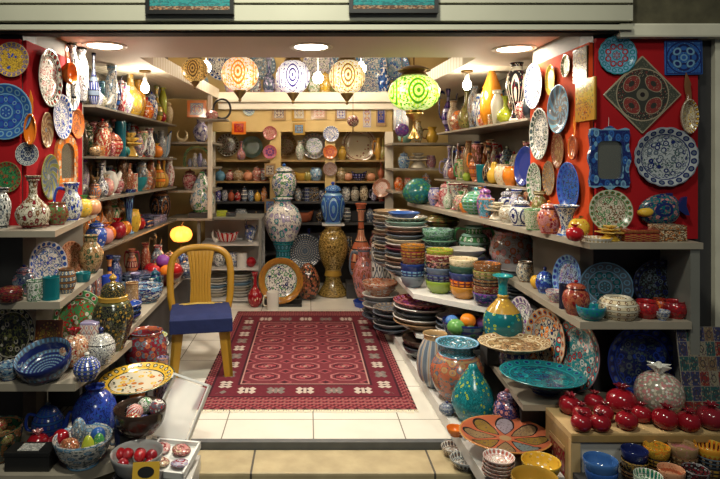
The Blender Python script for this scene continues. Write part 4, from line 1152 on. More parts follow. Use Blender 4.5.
stack('deepbowl', 696, 2.42, zb, 26, 15, 9, [('bands', ('black', 'slate', 'grey')), ('floral', ('black', 'grey', 'maroon'))], 'near the right on the crate ledge', 'bowl')
stack('deepbowl', 710, 2.53, zb, 28, 15, 9, [('bands', ('black', 'gold', 'brown')), ('bands', ('slate', 'black', 'tan')), ('pfloral', ('yellow', 'orange', 'black'))], 'at the far right on the crate ledge', 'bowl')

# ------------------------------------------------------------------ left wing
pla = 'on the upper left front shelf'
put('bottle', 33, 2.92, ZLA, 33, 52, 'floral', ('ivory', 'maroon', 'brown'), 'round ivory bottle vase with dark red flowers', pla)
put('slim', 2, 2.92, ZLA, 17, 40, 'floral', ('white', 'black', 'slate'), 'black and white vase at the left edge', pla)
put('pot', 57, 3.06, ZLA, 22, 22, 'floral', ('brown', 'maroon', 'green'), 'small brown flowered pot beside the bottle vase', pla)
put('jug', 68, 3.26, ZLA, 29, 38, 'floral', ('white', 'cobalt', 'navy'), 'blue and white jug with handle', pla)
put('pomegranate', 84, 3.48, ZLA, 16, 22, 'dots', ('yellow', 'cream', 'green'), 'yellow ceramic pomegranate', pla)
put('pomegranate', 93, 3.62, ZLA, 16, 19, 'plain', ('peach', 'orange', 'cream'), 'peach orange ceramic pomegranate', pla)
plb = 'on the middle left front shelf'
stand('plate', 46, 3.10, ZLB, 45, 45, 'pfloral', ('white', 'cobalt', 'blue'), 'blue and white flowered plate standing upright', plb, lean=10, yaw=64)
stand('plate', 70, 3.44, ZLB, 33, 33, 'pfloral', ('peach', 'terracotta', 'brown'), 'orange flowered plate standing upright', plb, lean=10, yaw=70)
stack('plate', -4, 2.86, ZLB, 32, 4, 3, [('plain', ('slate', 'grey', 'slate')), ('plain', ('white', 'cream', 'white'))], 'at the left edge of the middle left shelf', 'plate')
put('roundbox', 11, 2.81, ZLB, 23, 14, 'floral', ('maroon', 'brown', 'black'), 'dark red round lidded box', plb)
put('jar', 24, 2.96, ZLB, 22, 29, 'floral', ('slate', 'pink', 'navy'), 'dark lidded jar with pink flowers', plb)
put('mug', 33, 2.82, ZLB, 22, 19, 'floral', ('white', 'darkgreen', 'green'), 'white mug with green leaves', plb)
put('tumbler', 51, 2.84, ZLB, 17, 22, 'plain', ('teal', 'teal', 'teal'), 'plain dark teal tumbler', plb)
put('pot', 66, 2.98, ZLB, 19, 24, 'rings' if False else 'bands', ('brown', 'slate', 'cream'), 'brown pot with swirling bands', plb)
put('vase', 91, 3.50, ZLB, 24, 38, 'floral', ('tan', 'darkgreen', 'brown'), 'tan vase with dark leaves', plb)
put('cup', 83, 3.26, ZLB, 15, 9, 'plain', ('teal', 'teal', 'teal'), 'small teal cup at the end', plb)
plc = 'on the lower left front shelf'
stand('plate', 12, 2.98, ZLC, 46, 56, 'pfloral', ('black', 'ivory', 'olive'), 'black plate with pale leaf sprays', plc, lean=10, yaw=10)
stand('tile', 49, 3.0, ZLC, 27, 40, 'pfloral', ('brown', 'terracotta', 'yellow'), 'brown flowered rectangular tile', plc, lean=10, depth=.08)
stand('plate', 77, 3.18, ZLC, 58, 58, 'pfloral', ('green', 'ivory', 'red'), 'green plate with red star flower and cream rim', plc, lean=12, yaw=52)
put('pomegranate', 74, 2.93, ZLC, 30, 38, 'grain', ('ivory', 'peach', 'crimson'), 'speckled white pomegranate with red and white crown', plc)
put('casket', 91, 3.1, ZLC + .0, 18, 34, 'lattice', ('white', 'pink', 'lilac'), 'pink and white box', plc, parts=False)
put('lidpot', 101, 2.98, ZLC, 28, 36, 'vine', ('white', 'black', 'navy'), 'black and white scrolled lidded pot', plc)
b_ = put('deepbowl', 48, 2.80, ZLC + .012, 54, 23, 'rings', ('slate', 'navy', 'skyblue'), 'big blue bowl with concentric grey rings', plc, rot=(radians(22), radians(-4), 0))
put('bowl', 9, 2.76, ZLC, 25, 15, 'floral', ('skyblue', 'navy', 'white'), 'small blue and white bowl', plc)
put('lidpot', 87, 2.76, ZLC, 26, 27, 'bands', ('slate', 'cobalt', 'white'), 'small blue lidded pot at the corner', plc)
# big black and gold urn
put('urn', 113, 3.20, ZLC, 40, 76, 'vine', ('black', (.07, .075, .03), 'gold'), 'large black green urn with gold lid and finial', plc)
# lowest platform
pld = 'on the lowest left platform'
put('globe', 95, 2.90, ZLD, 44, 54, 'vine', ('cobalt', 'navy', 'blue'), 'big round cobalt blue jar', pld)
put('teapot', 48, 2.92, ZLD, 46, 38, 'bands', ('blue', 'cobalt', 'slate'), 'blue teapot with banded lid', pld)
put('pomegranate', 38, 2.76, ZLD, 22, 24, 'dots', ('crimson', 'maroon', 'pink'), 'dark red dotted pomegranate by the black box', pld)
put('fruit', 54, 2.78, ZLD, 15, 18, 'dots', ('maroon', 'crimson', 'pink'), 'maroon ceramic fruit next to the dotted pomegranate', pld)
put('deepbowl', -2, 2.72, ZLD, 46, 32, 'floral', ('darkgreen', 'brown', 'black'), 'dark green bowl at the left edge', pld)
for px, dy, zz, d_, pat, cols, desc in ((2, -.03, 24, 16, 'mosaic', ('brown', 'olive', 'tan'), 'brown mosaic ball'), (14, -.05, 23, 15, 'mosaic', ('olive', 'tan', 'maroon'), 'olive mosaic ball'), (8, .06, 25, 14, 'mosaic', ('tan', 'brown', 'red'), 'tan mosaic ball')):
    put('ball', px - 8, 2.72 + dy, ZLD + (zz - 5) * 2.72 / F, d_, d_, pat, cols, desc, 'in the dark green bowl')
kb = empty('gift_box', (at(33, 0, 2.66).x, 2.65, ZLD)); s = 2.66 / F
block('body', -22 * s, 22 * s, -.05, .05, 0, 15 * s, 'black_metal', .003, kb)
block('lid', -22.6 * s, 22.6 * s, -.053, .053, 15 * s, 19 * s, 'black_metal', .003, kb)
lb = block('picture_label', -11 * s, 10 * s, -.034, .034, 19 * s, 19 * s + .002, 'paper_white', 0, kb); paint(lb, 'glaze_mosaic', ('white', 'grey', 'white'))
lb['label'] = 'white picture label'
tag(kb, 'black cardboard gift box with white picture label on the lowest left platform', 'box')
put('bowl', 83, 2.67, ZLD, 57, 28, 'floral', ('white', 'skyblue', 'slate'), 'wide pale blue white bowl of wrapped ornaments', pld)
pw = 'in the pale blue white bowl'
for px, dy, zz, kind, w_, h_, pat, cols, desc in ((68, -.04, 11, 'ball', 20, 19, 'mosaic', ('terracotta', 'brown', 'peach'), 'brown netted ball'), (87, -.05, 12, 'egg', 13, 22, 'plain', ('lime', 'yellow', 'lime'), 'lime green egg ornament'), (98, -.02, 12, 'egg', 13, 21, 'dots', ('green', 'lime', 'cream'), 'leaf green egg ornament'),
                                           (78, .05, 17, 'egg', 15, 24, 'floral', ('slate', 'skyblue', 'white'), 'grey blue egg ornament'), (60, .04, 14, 'ball', 16, 16, 'plain', ('crimson', 'red', 'red'), 'crimson ball'), (97, .06, 15, 'ball', 15, 15, 'plain', ('blue', 'navy', 'blue'), 'blue ball')):
    put(kind, px + 1, 2.67 + dy, ZLD + zz * 2.67 / F, w_, h_, pat, cols, desc, pw)
put('mug', 121, 2.80, ZLD, 24, 25, 'plain', ('navy', 'slate', 'navy'), 'plain dark navy mug', pld)
# bowl of painted balls and the golden platter above
put('deepbowl', 140, 2.79, .205, 52, 24, 'plain', ('black', 'brown', 'black'), 'dark bowl of painted balls', 'under the golden platter')
pq = 'in the dark bowl under the golden platter'
for k, (cols, pat) in enumerate(((('slate', 'white', 'red'), 'floral'), (('white', 'green', 'black'), 'floral'), (('black', 'white', 'slate'), 'dots'), (('terracotta', 'cream', 'red'), 'mosaic'), (('navy', 'white', 'blue'), 'dots'), (('red', 'white', 'crimson'), 'stripes'))):
    q_ = 2 * pi * k / 5 + .5; r_ = .070 if k < 5 else 0
    make('ball', ((140 - CX) * 2.79 / F + r_ * cos(q_), 2.79 + r_ * sin(q_), .205 + (.062 if k < 5 else .118)), .08, .078, pat, cols, f'{cw(cols[0])} ball with {cols[1]} {PATWORD[pat]}', pq, rot=(.5 * k, .3, k))
thing(block('display_riser', -.89, -.80, 2.745, 2.86, ZLD + .001, .204, 'dark_panel'), 'dark block under the bowl of painted balls on the left', 'riser')
put('trumpet', 137, 3.13, .16, 30, 26, 'plain', ('orange', 'terracotta', 'orange'), 'orange stand under the golden platter', 'left of the clear plastic case')
put('plate', 137, 3.12, .16 + 26.3 * 3.13 / F, 76, 8, 'platter', ('yellow', 'ivory', 'darkgreen'), 'golden yellow platter with leaf centre', 'left of the clear plastic case', rot=(radians(7), radians(-3), 0), d=.36)
thing(block('display_riser', at(118, 0, 3.14).x, at(160, 0, 3.14).x, 3.05, 3.25, 0.0, .159, 'dark_panel'), 'dark block carrying the orange stand and golden platter', 'riser')
# clear plastic case, tray of ornaments, bowl of red hearts
def panel_(bm):
    bmesh.ops.create_grid(bm, x_segments=6, y_segments=8, size=.5)
    for v in bm.verts: v.co.z = .03 * (1 - (v.co.x * 2) ** 2)
s = 3.0 / F
cp = empty('plastic_case', at(179, 411, 3.0), (radians(58), radians(10), radians(-20)))
q = mesh_obj('clear_lid', panel_, 'clear_plastic', cp); q.scale = (36 * s, 56 * s, 1)
for nm, a in (('rim', (-21, 21, 30, 32)), ('rim', (-21, 21, -32, -30)), ('rim', (-21.5, -20, -32, 32)), ('rim', (20, 21.5, -32, 32))):
    block(nm, a[0] * s, a[1] * s, a[2] * s, a[3] * s, -.02, .012, 'paper_white', 0, cp)
tag(cp, 'clear plastic case leaning open beside the golden platter', 'case')
tr = empty('ornament_tray', (at(171, 0, 2.78).x, 2.78, .065), (radians(10), 0, radians(-10)))
s = 2.78 / F
block('tray_base', -23 * s, 23 * s, -.115, .115, 0, .012, 'paper_white', .003, tr)
for a in ((-23, 23, -.115, -.105), (-23, 23, .105, .115), (-23, -21, -.115, .115), (21, 23, -.115, .115)): block('tray_wall', a[0] * s, a[1] * s, a[2], a[3], .012, .035, 'paper_white', 0, tr)
tag(tr, 'white cardboard tray with four patterned round ornaments below the plastic case', 'tray')
for k, (dx, dy, cols) in enumerate(((-11, .05, ('pink', 'maroon', 'white')), (10, .05, ('maroon', 'pink', 'cream')), (-11, -.05, ('cream', 'maroon', 'pink')), (10, -.05, ('lilac', 'crimson', 'white')))):
    make('ball', (at(171, 0, 2.78).x + dx * s - dy * .17, 2.78 + dy * .98 + dx * s * -.17, .078 + dy * .17), 19 * s, .03, 'floral', cols, ['pink round ornament in the back left cell', 'maroon round ornament in the back right cell', 'cream round ornament in the front left cell', 'lilac round ornament in the front right cell'][k], 'of the white tray', rot=(radians(10), 0, k))
thing(block('display_riser', at(150, 0, 2.78).x, at(196, 0, 2.78).x, 2.66, 2.90, -.2, .035, 'white_board'), 'pale block under the white cardboard tray on the left', 'riser')
put('bowl', 137, 2.60, .083, 52, 26, 'plain', ('grey', 'white', 'grey'), 'grey white bowl full of red glass hearts', 'below the navy mug')
thing(block('display_riser', at(112, 0, 2.6).x, at(160, 0, 2.6).x, 2.53, 2.66, -.2, .082, 'dark_panel'), 'dark block under the bowl of red hearts', 'riser')
for k, (px, dy, zz) in enumerate(((124, -.02, 13), (135, -.05, 12), (147, -.03, 14), (130, .04, 17), (143, .045, 17), (137, .0, 20), (151, .03, 18), (121, .04, 16))):
    put('egg', px, 2.60 + dy, 0.083 + (zz - 2) * 2.6 / F, 12, 11, 'plain', ('red', 'crimson', 'red') if k % 2 else ('crimson', 'maroon', 'red'), ['red glass heart at the front left', 'crimson glass heart at the front', 'red glass heart at the front right', 'crimson glass heart at the back left', 'red glass heart at the back right', 'crimson glass heart on top of the heap', 'red glass heart at the right rim', 'crimson glass heart at the left rim'][k], 'in the grey white bowl', rot=(random.uniform(-.6, .6), random.uniform(-.6, .6), 0), group='red glass hearts in the bowl')
yc = empty('picture_card', at(146, 471, 2.46), (radians(-20), 0, radians(6))); s = 2.5 / F
block('card', -13 * s, 13 * s, 0, .004, -8 * s, 8 * s, 'red_felt', 0, yc); paint(yc.children[0], 'glaze_plain', ('yellow', 'gold', 'yellow'))
q = mesh_obj('printed_oval', lambda bm: lathe(bm, [(0, 0), (1, 0), (1, 1), (0, 1)], smooth=1), 'black_metal', yc); q.scale = (8 * s, 5 * s, .002); q.rotation_euler = (radians(90), 0, 0); q.location = (0, -.0001, -1 * s)
tag(yc, 'small yellow card with dark oval picture at the bottom left', 'card')

# heap at the foot of the left counter, behind the golden platter
thing(block('display_bench', -1.05, -.93, 3.36, 3.88, 0, .22, 'dark_panel'), 'low dark bench on the floor left of the yellow chair', 'bench')
plh = 'on the bench left of the yellow chair'
put('pot', 146, 3.52, .22, 42, 42, 'floral', ('maroon', 'terracotta', 'slate'), 'dark round pot painted with terracotta flowers', 'behind the golden platter')
stack('plate', 152, 3.78, .22, 32, 6, 4.4, [('pleaf', ('green', 'white', 'slate')), ('pfloral', ('white', 'slate', 'green')), ('pleaf', ('slate', 'white', 'mint')), ('pfloral', ('navy', 'white', 'slate')), ('pfloral', ('mint', 'yellow', 'olive'))], plh, 'flowered plate')
put('vase', 163, 3.30, 0, 19, 68, 'floral', ('lilac', 'peach', 'navy'), 'slender lilac vase with peach flowers', 'behind the clear plastic case')
# ------------------------------------------------------------------ rows along the side walls (px of the item, width px, height px)
S_L['L1'].row([
    (72, 'slim', 13, 52, 'floral', ('white', 'black', 'slate')), (82, 'slim', 13, 50, 'vine', ('grey', 'black', 'white'), 'grey slim vase with black scrolls'),
    (94, 'bottle', 11, 50, 'bands', ('slate', 'navy', 'grey'), 'dark slate long-necked grinder vase'), (95, 'teapot', 40, 20, 'floral', ('ivory', 'white', 'olive'), 'big ivory teapot with faint flowers'),
    (106, 'slim', 12, 42, 'floral', ('white', 'skyblue', 'slate')), (112, 'ewer', 15, 40, 'bands', ('blue', 'navy', 'white')), (118, 'amphora', 14, 30, 'floral', ('maroon', 'white', 'pink')),
    (124, 'vase', 13, 26, 'floral', ('white', 'purple', 'slate')), (131, 'bottle', 24, 48, 'floral', ('gold', 'yellow', 'cream')), (139, 'vase', 14, 34, 'vine', ('amber', 'gold', 'yellow')),
    (146, 'lidpot', 14, 20, 'floral', ('orange', 'white', 'red')), (151, 'jar', 12, 26, 'floral', ('white', 'blue', 'cobalt')), (157, 'bottle', 12, 32, 'bands', ('olive', 'yellow', 'gold')),
    (160, 'pomegranate', 11, 12, 'plain', ('crimson', 'red', 'red')), (163, 'slim', 8, 34, 'plain', ('lime', 'yellow', 'olive'), 'lime green slim bottle'), (167, 'jar', 11, 22, 'vine', ('cream', 'tan', 'gold')),
    (171, 'turban', 13, 36, 'dots', ('white', 'red', 'pink')), (176, 'vase', 11, 24, 'floral', ('peach', 'red', 'white')), (180, 'jug', 12, 22, 'vine', ('white', 'red', 'orange'))])
S_L['L2'].row([
    (103, 'jar', 17, 34, 'mosaic', ('terracotta', 'cream', 'red')), (111, 'lidpot', 24, 26, 'bands', ('red', 'terracotta', 'cream')), (119, 'mug', 14, 30, 'plain', ('teal', 'navy', 'teal'), 'plain dark teal mug'),
    (122, 'ball', 10, 10, 'plain', ('teal', 'green', 'teal'), 'small teal ball'), (131, 'flower', 19, 24, 'plain', ('yellow', 'cream', 'gold'), 'yellow coral-like flower cluster'), (139, 'teapot', 17, 24, 'floral', ('slate', 'white', 'pink')),
    (137, 'goblet', 11, 24, 'floral', ('cream', 'red', 'green')), (147, 'jug', 15, 26, 'floral', ('white', 'maroon', 'navy')), (150, 'pot', 10, 11, 'floral', ('ivory', 'tan', 'green')), (157, 'pomegranate', 12, 13, 'plain', ('orange', 'amber', 'yellow'), 'orange ceramic pomegranate'),
    (163, 'boat', 18, 22, 'stripes', ('skyblue', 'white', 'blue')), (160, 'vase', 10, 24, 'vine', ('slate', 'grey', 'white')), (169, 'fruit', 10, 10, 'plain', ('orange', 'red', 'orange'), 'orange ceramic fruit'), (175, 'pomegranate', 11, 11, 'plain', ('peach', 'orange', 'red'), 'peach pomegranate'),
    (178, 'vase', 9, 20, 'floral', ('lilac', 'blue', 'white')), (184, 'jar', 10, 18, 'dots', ('cream', 'red', 'orange'))])
S_L['L3'].row([
    (102, 'bottle', 13, 30, 'floral', ('white', 'black', 'navy')), (104, 'pomegranate', 16, 20, 'floral', ('pink', 'terracotta', 'cream')), (110, 'bird', 20, 34, 'plain', ('white', 'cream', 'white'), 'white swan figurine'), (114, 'lidpot', 20, 22, 'floral', ('pink', 'white', 'maroon')),
    (119, 'amphora', 14, 40, 'vine', ('brown', 'black', 'tan')), (125, 'vase', 12, 26, 'vine', ('terracotta', 'brown', 'cream')), (128, 'mug', 13, 16, 'floral', ('cream', 'red', 'pink')), (137, 'bowl', 20, 12, 'plain', ('turquoise', 'teal', 'turquoise'), 'turquoise bowl'),
    (135, 'jar', 13, 30, 'floral', ('slate', 'tan', 'white')), (145, 'lidpot', 15, 22, 'floral', ('terracotta', 'orange', 'white')), (151, 'jar', 11, 28, 'mosaic', ('brown', 'terracotta', 'gold')), (159, 'bottle', 13, 32, 'bands', ('orange', 'yellow', 'terracotta')),
    (164, 'bottle', 10, 24, 'plain', ('gold', 'amber', 'gold'), 'golden long-necked vase'), (168, 'jug', 14, 26, 'floral', ('white', 'pink', 'crimson')), (174, 'pot', 13, 17, 'floral', ('pink', 'crimson', 'white')), (178, 'jar', 9, 22, 'floral', ('maroon', 'pink', 'cream')),
    (183, 'pot', 10, 15, 'bands', ('terracotta', 'white', 'red'))])
S_L['L4'].row([
    (97, 'jar', 20, 24, 'floral', ('cobalt', 'white', 'blue')), (104, 'pomegranate', 16, 18, 'plain', ('pink', 'peach', 'pink'), 'pink ceramic pomegranate'), (108, 'pomegranate', 16, 17, 'plain', ('orange', 'red', 'orange'), 'orange red pomegranate'),
    (116, 'pomegranate', 17, 19, 'plain', ('crimson', 'maroon', 'red'), 'dark red ceramic pomegranate'), (114, 'fruit', 14, 16, 'plain', ('yellow', 'gold', 'yellow'), 'yellow ceramic apple'), (122, 'fruit', 14, 15, 'plain', ('orange', 'amber', 'orange'), 'orange ceramic apple'),
    (124, 'trumpet', 14, 40, 'medal', ('navy', 'skyblue', 'cobalt'), 'navy lantern with pale blue medallions'), (128, 'pot', 17, 20, 'dots', ('yellow', 'gold', 'orange'), 'yellow ceramic pot'), (131, 'pomegranate', 13, 14, 'plain', ('red', 'crimson', 'red'), 'bright red pomegranate'),
    (140, 'casket', 24, 8, 'floral', ('navy', 'slate', 'black'), 'long dark blue box'), (147, 'casket', 22, 7, 'vine', ('slate', 'lilac', 'navy'), 'long slate blue box'), (154, 'casket', 22, 7, 'floral', ('lilac', 'navy', 'slate'), 'long lilac box'),
    (161, 'jar', 20, 32, 'medal', ('black', 'brown', 'slate'), 'black lidded jar with brown medallions'), (167, 'casket', 18, 6, 'vine', ('navy', 'skyblue', 'slate'), 'flat navy box'), (177, 'pot', 24, 31, 'floral', ('lilac', 'white', 'navy')), (183, 'egg', 22, 32, 'floral', ('purple', 'pink', 'lilac'), 'big purple egg-shaped jar')])
# low counter on the left: boxes, bowls and fruit
pl5 = S_L['L5'].place
def c5(kind, px, Y, w, h, pat, cols, desc, z=.50, **k):
    S_L['L5'].busy.append(((px - CX) * Y / F, Y, w * Y / F))
    return put(kind, px, Y, z, w, h, pat, cols, desc, pl5, **k)
c5('lidpot', 103, 3.62, 27, 22, 'floral', ('darkgreen', 'slate', 'tan'), 'dark green lidded pot behind the black green urn')
c5('mug', 108, 4.0, 22, 30, 'plain', ('cobalt', 'navy', 'cobalt'), 'plain cobalt mug')
c5('deepbowl', 126, 4.45, 30, 13, 'floral', ('skyblue', 'white', 'slate'), 'pale blue bowl in the back row')
stack('bowl', 126, 3.62, .50, 30, 9, 5, [('plain', ('navy', 'cobalt', 'navy')), ('floral', ('black', 'blue', 'skyblue')), ('floral', ('cobalt', 'white', 'blue'))], 'beside the black green urn on the left counter', 'bowl')
c5('tumbler', 132, 3.75, 13, 34, 'vine', ('tan', 'brown', 'cream'), 'tall tan pillar vase with brown scrolls')
S_L['L5'].busy += [((134 - CX) * 4.5 / F, 4.5, .28), ((151 - CX) * 4.9 / F, 4.9, .28), ((126 - CX) * 3.62 / F, 3.62, .2)]
for k, (px, Y, z, cols, pat) in enumerate(((133, 4.5, .50, ('black', 'slate', 'navy'), 'vine'), (134, 4.5, .545, ('navy', 'slate', 'lilac'), 'floral'), (140, 4.55, .59, ('slate', 'navy', 'black'), 'vine'), (152, 5.2, .50, ('navy', 'lilac', 'slate'), 'floral'), (153, 5.2, .545, ('black', 'navy', 'slate'), 'floral'))):
    put('casket', px, Y, z, 38 - 2 * k, 5.5, pat, cols, ['black flat box at the bottom of the near pile', 'navy flat box in the middle of the near pile', 'slate flat box on top of the near pile', 'navy flat box at the bottom of the far pile', 'black flat box on top of the far pile'][k], pl5, rot=(0, 0, .5 + .1 * k))
c5('deepbowl', 146, 4.16, 34, 16, 'floral', ('navy', 'skyblue', 'white'), 'navy bowl with white blossoms')
c5('bowl', 163, 4.75, 42, 13, 'plain', ('maroon', 'brown', 'maroon'), 'wide maroon bowl heaped with red and orange balls')
for k, (c, t) in enumerate((('red', 'at the right rim'), ('maroon', 'at the back right'), ('amber', 'at the back'), ('crimson', 'at the left rim'), ('red', 'at the front left'), ('orange', 'at the front'), ('purple', 'on the very top'))):
    q_ = 2 * pi * k / 6; r_ = .10 if k < 6 else 0
    make('ball', ((163 - CX) * 4.75 / F + r_ * cos(q_), 4.75 + r_ * sin(q_), .565 if k < 6 else .635), .112, .108, 'plain', (c, c, c), f'{c} ball {t}', 'in the wide maroon bowl')
c5('jar', 170, 5.15, 20, 24, 'floral', ('brown', 'purple', 'tan'), 'brown jar with purple flowers')
c5('vase', 158, 5.3, 15, 26, 'floral', ('slate', 'red', 'white'), 'slate vase with red flowers')
c5('egg', 181, 5.3, 14, 20, 'floral', ('navy', 'white', 'blue'), 'navy egg jar with white flowers')
c5('lidpot', 187, 5.0, 19, 20, 'floral', ('slate', 'white', 'navy'), 'slate pot with white flowers')
c5('pot', 190, 5.2, 15, 17, 'floral', ('white', 'navy', 'slate'), 'white pot with navy flowers')
# ------------------------------------------------------------------ right wall
S_L['R1'].row([
    (529, 'bottle', 13, 44, 'plain', ('black', 'slate', 'black'), 'tall black bottle vase'), (524, 'pot', 15, 16, 'floral', ('maroon', 'pink', 'cream')), (516, 'urnvase', 20, 52, 'medal', ('black', 'ivory', 'maroon'), 'tall black urn vase with ivory figures'),
    (505, 'bottle', 16, 24, 'plain', ('lime', 'yellow', 'lime'), 'lime green bottle vase'), (497, 'slim', 12, 30, 'plain', ('ivory', 'white', 'ivory'), 'plain ivory slim bottle'), (491, 'turban', 22, 54, 'plain', ('amber', 'orange', 'amber'), 'tall glossy orange pear-shaped bottle'),
    (488, 'bottle', 13, 26, 'floral', ('peach', 'orange', 'red')), (481, 'vase', 15, 30, 'medal', ('white', 'blue', 'navy'), 'white vase with blue medallions'), (474, 'slim', 12, 38, 'floral', ('grey', 'slate', 'brown')),
    (463, 'squat', 28, 18, 'floral', ('terracotta', 'orange', 'cream'), 'wide terracotta pumpkin pot with orange flowers'), (466, 'bottle', 16, 38, 'vine', ('olive', 'brown', 'black')), (456, 'vase', 12, 28, 'vine', ('ivory', 'tan', 'brown')), (448, 'ewer', 18, 42, 'bands', ('lilac', 'navy', 'purple')),
    (442, 'jug', 14, 28, 'floral', ('navy', 'lilac', 'pink')), (436, 'jar', 12, 20, 'floral', ('cream', 'red', 'gold'))])
stand('plate', 527, 4.05, 1.326, 40, 40, 'plain', ((.015, .035, .22), 'navy', 'cobalt'), 'plain cobalt plate standing on edge', 'at the near end of the second right shelf', yaw=-84, lean=6)
S_L['R2'].busy.append((1.52, 4.05, .2))
S_L['R2'].row([
    (525, 'jar', 16, 32, 'floral', ('slate', 'cream', 'navy'), 'slate lidded jar with cream flowers'), (514, 'pot', 18, 17, 'plain', ('orange', 'amber', 'orange'), 'plain bright orange jar'), (503, 'pot', 17, 18, 'dots', ('cream', 'peach', 'tan'), 'cream dotted ball pot'), (494, 'pear', 14, 22, 'plain', ('yellow', 'gold', 'yellow'), 'yellow ceramic pear'),
    (489, 'bottle', 12, 34, 'medal', ('black', 'tan', 'brown')), (483, 'cup', 14, 16, 'plain', ('teal', 'turquoise', 'teal'), 'plain teal cup'), (479, 'goblet', 11, 34, 'floral', ('brown', 'pink', 'maroon')), (476, 'amphora', 18, 27, 'bands', ('terracotta', 'orange', 'peach')), (468, 'fruit', 9, 9, 'plain', ('lime', 'green', 'lime'), 'lime ceramic fruit'),
    (470, 'vase', 11, 36, 'vine', ('tan', 'brown', 'olive')), (461, 'mug', 16, 18, 'floral', ('cream', 'green', 'lime')), (459, 'ewer', 12, 34, 'floral', ('brown', 'white', 'pink')), (453, 'pomegranate', 11, 13, 'plain', ('terracotta', 'pink', 'maroon'), 'terracotta pomegranate'), (449, 'bottle', 12, 30, 'floral', ('lilac', 'white', 'navy')),
    (445, 'jug', 12, 18, 'floral', ('slate', 'lilac', 'navy')), (441, 'pot', 10, 12, 'plain', ('yellow', 'gold', 'yellow'), 'small yellow pot'), (437, 'vase', 10, 22, 'floral', ('terracotta', 'cream', 'orange')), (434, 'trumpet', 9, 20, 'floral', ('olive', 'pink', 'white'))])
Yp = 3.42
S_L['RA'].busy.append((1.016, 5.36, .3))
S_L['RA'].row([
    (509, 'pot', 20, 15, 'floral', ('ivory', 'white', 'tan')), (497, 'flower', 21, 17, 'plain', ('ivory', 'cream', 'ivory'), 'ivory ceramic flower cluster'), (486, 'cup', 15, 17, 'floral', ('skyblue', 'orange', 'turquoise')), (493, 'jar', 16, 28, 'floral', ('purple', 'pink', 'navy')),
    (475, 'tureen', 27, 24, 'bands', ('mint', 'green', 'turquoise'), 'mint green domed tureen'), (478, 'bowl', 12, 8, 'plain', ('orange', 'gold', 'orange'), 'small orange bowl'), (465, 'pomegranate', 14, 18, 'floral', ('pink', 'ivory', 'green')), (458, 'trumpet', 15, 24, 'floral', ('ivory', 'crimson', 'slate')), (462, 'bottle', 11, 26, 'vine', ('white', 'green', 'olive')),
    (449, 'jar', 14, 24, 'floral', ('pink', 'white', 'crimson')), (443, 'flower', 16, 14, 'plain', ('pink', 'ivory', 'pink'), 'pink ceramic flower cluster'), (437, 'pot', 12, 16, 'floral', ('lilac', 'cobalt', 'white')), (432, 'ewer', 14, 26, 'bands', ('navy', 'slate', 'cobalt')), (427, 'bird', 15, 18, 'plain', ('pink', 'lilac', 'pink'), 'pink bird figurine')])
S_L['RA'].busy.append((1.05, 5.3, .2))
put('egg', 418, 5.36, ZRA, 31, 26, 'mosaic', ('turquoise', 'teal', 'green'), 'large turquoise mosaic egg', 'at the far end of the long right shelf')


# back lanes of the side shelves, packed with taller pieces
S_L['L1'].fill(4.0, 6.0, .265, -.01, TALL, 1.15, 11)
S_L['L2'].fill(3.95, 6.0, .255, -.01, TALL, 1.24, 12)
S_L['L3'].fill(3.95, 6.0, .265, -.01, TALL, 1.06, 13)
S_L['L4'].fill(3.98, 5.2, .255, -.01, TALL, 1.25, 14)
S_L['R1'].fill(4.0, 5.9, .22, -.01, TALL, 1.2, 15)
S_L['R2'].fill(4.0, 6.05, .22, -.01, TALL, 1.45, 16)
S_L['RA'].wall = 1.5; S_L['L5'].wall = 1.5
S_L['RA'].fill(3.6, 5.2, .2, -.01, TALL, .80, 17)
for k_, s0 in (('L1', 21), ('L2', 22), ('L3', 23), ('R1', 24), ('R2', 25), ('RA', 26)): S_L[k_].fill(S_L[k_].a[1] + .12, S_L[k_].b[1] - .05, .055, .004, SMALL, 1.0, s0)
for k_, h_, s0 in (('L1', 1.15, 31), ('L2', 1.0, 32), ('L3', .95, 33), ('L4', 1.0, 34), ('R1', 1.2, 35), ('R2', 1.25, 36)): S_L[k_].fill(S_L[k_].a[1] + .1, S_L[k_].b[1] - .06, .165, -.015, MID, h_, s0, DARKC if k_ == 'L4' else None)
S_L['L4'].fill(4.0, 6.0, .06, .0, SMALL, 1.15, 37)
S_L['L5'].fill(3.6, 5.5, .34, .01, TALL, 1.3, 18, DARKC)
S_L['L5'].fill(3.5, 5.55, .22, .0, MID, 1.0, 19, DARKC)
S_L['L5'].fill(3.5, 5.55, .09, .0, SMALL, 1.4, 29, DARKC)

# stacks of bowls on the white counter
def rb(n, seqs): return [(p, c) for p, c in seqs][:n]
stack('deepbowl', 413, 4.36, ZD, 24, 11, 6.2, [('plain', ('slate', 'grey', 'slate')), ('bands', ('navy', 'skyblue', 'blue')), ('plain', ('navy', 'blue', 'navy')), ('floral', ('brown', 'tan', 'maroon')), ('bands', ('maroon', 'gold', 'brown')), ('bands', ('brown', 'amber', 'gold'))], 'leftmost at the white counter edge', 'bowl')
stack('deepbowl', 440, 4.17, ZD, 28, 12, 6.6, [('plain', ((.2, .26, .025), 'green', 'lime')), ('bands', ('navy', 'slate', 'black')), ('plain', ('slate', 'navy', 'slate')), ('floral', ('black', 'tan', 'pink')), ('floral', ('maroon', 'cream', 'pink'))], 'with a lime bottom bowl on the white counter', 'bowl')
stack('deepbowl', 464, 4.0, ZD, 28, 12, 6.8, [('plain', ((.42, .16, .015), 'gold', 'orange')), ('bands', ('maroon', 'orange', 'brown')), ('plain', ('navy', 'slate', 'navy')), ('plain', ('darkgreen', 'slate', 'green')), ('pdots', ('cream', 'olive', 'brown'))], 'with an orange bottom bowl on the white counter', 'bowl')
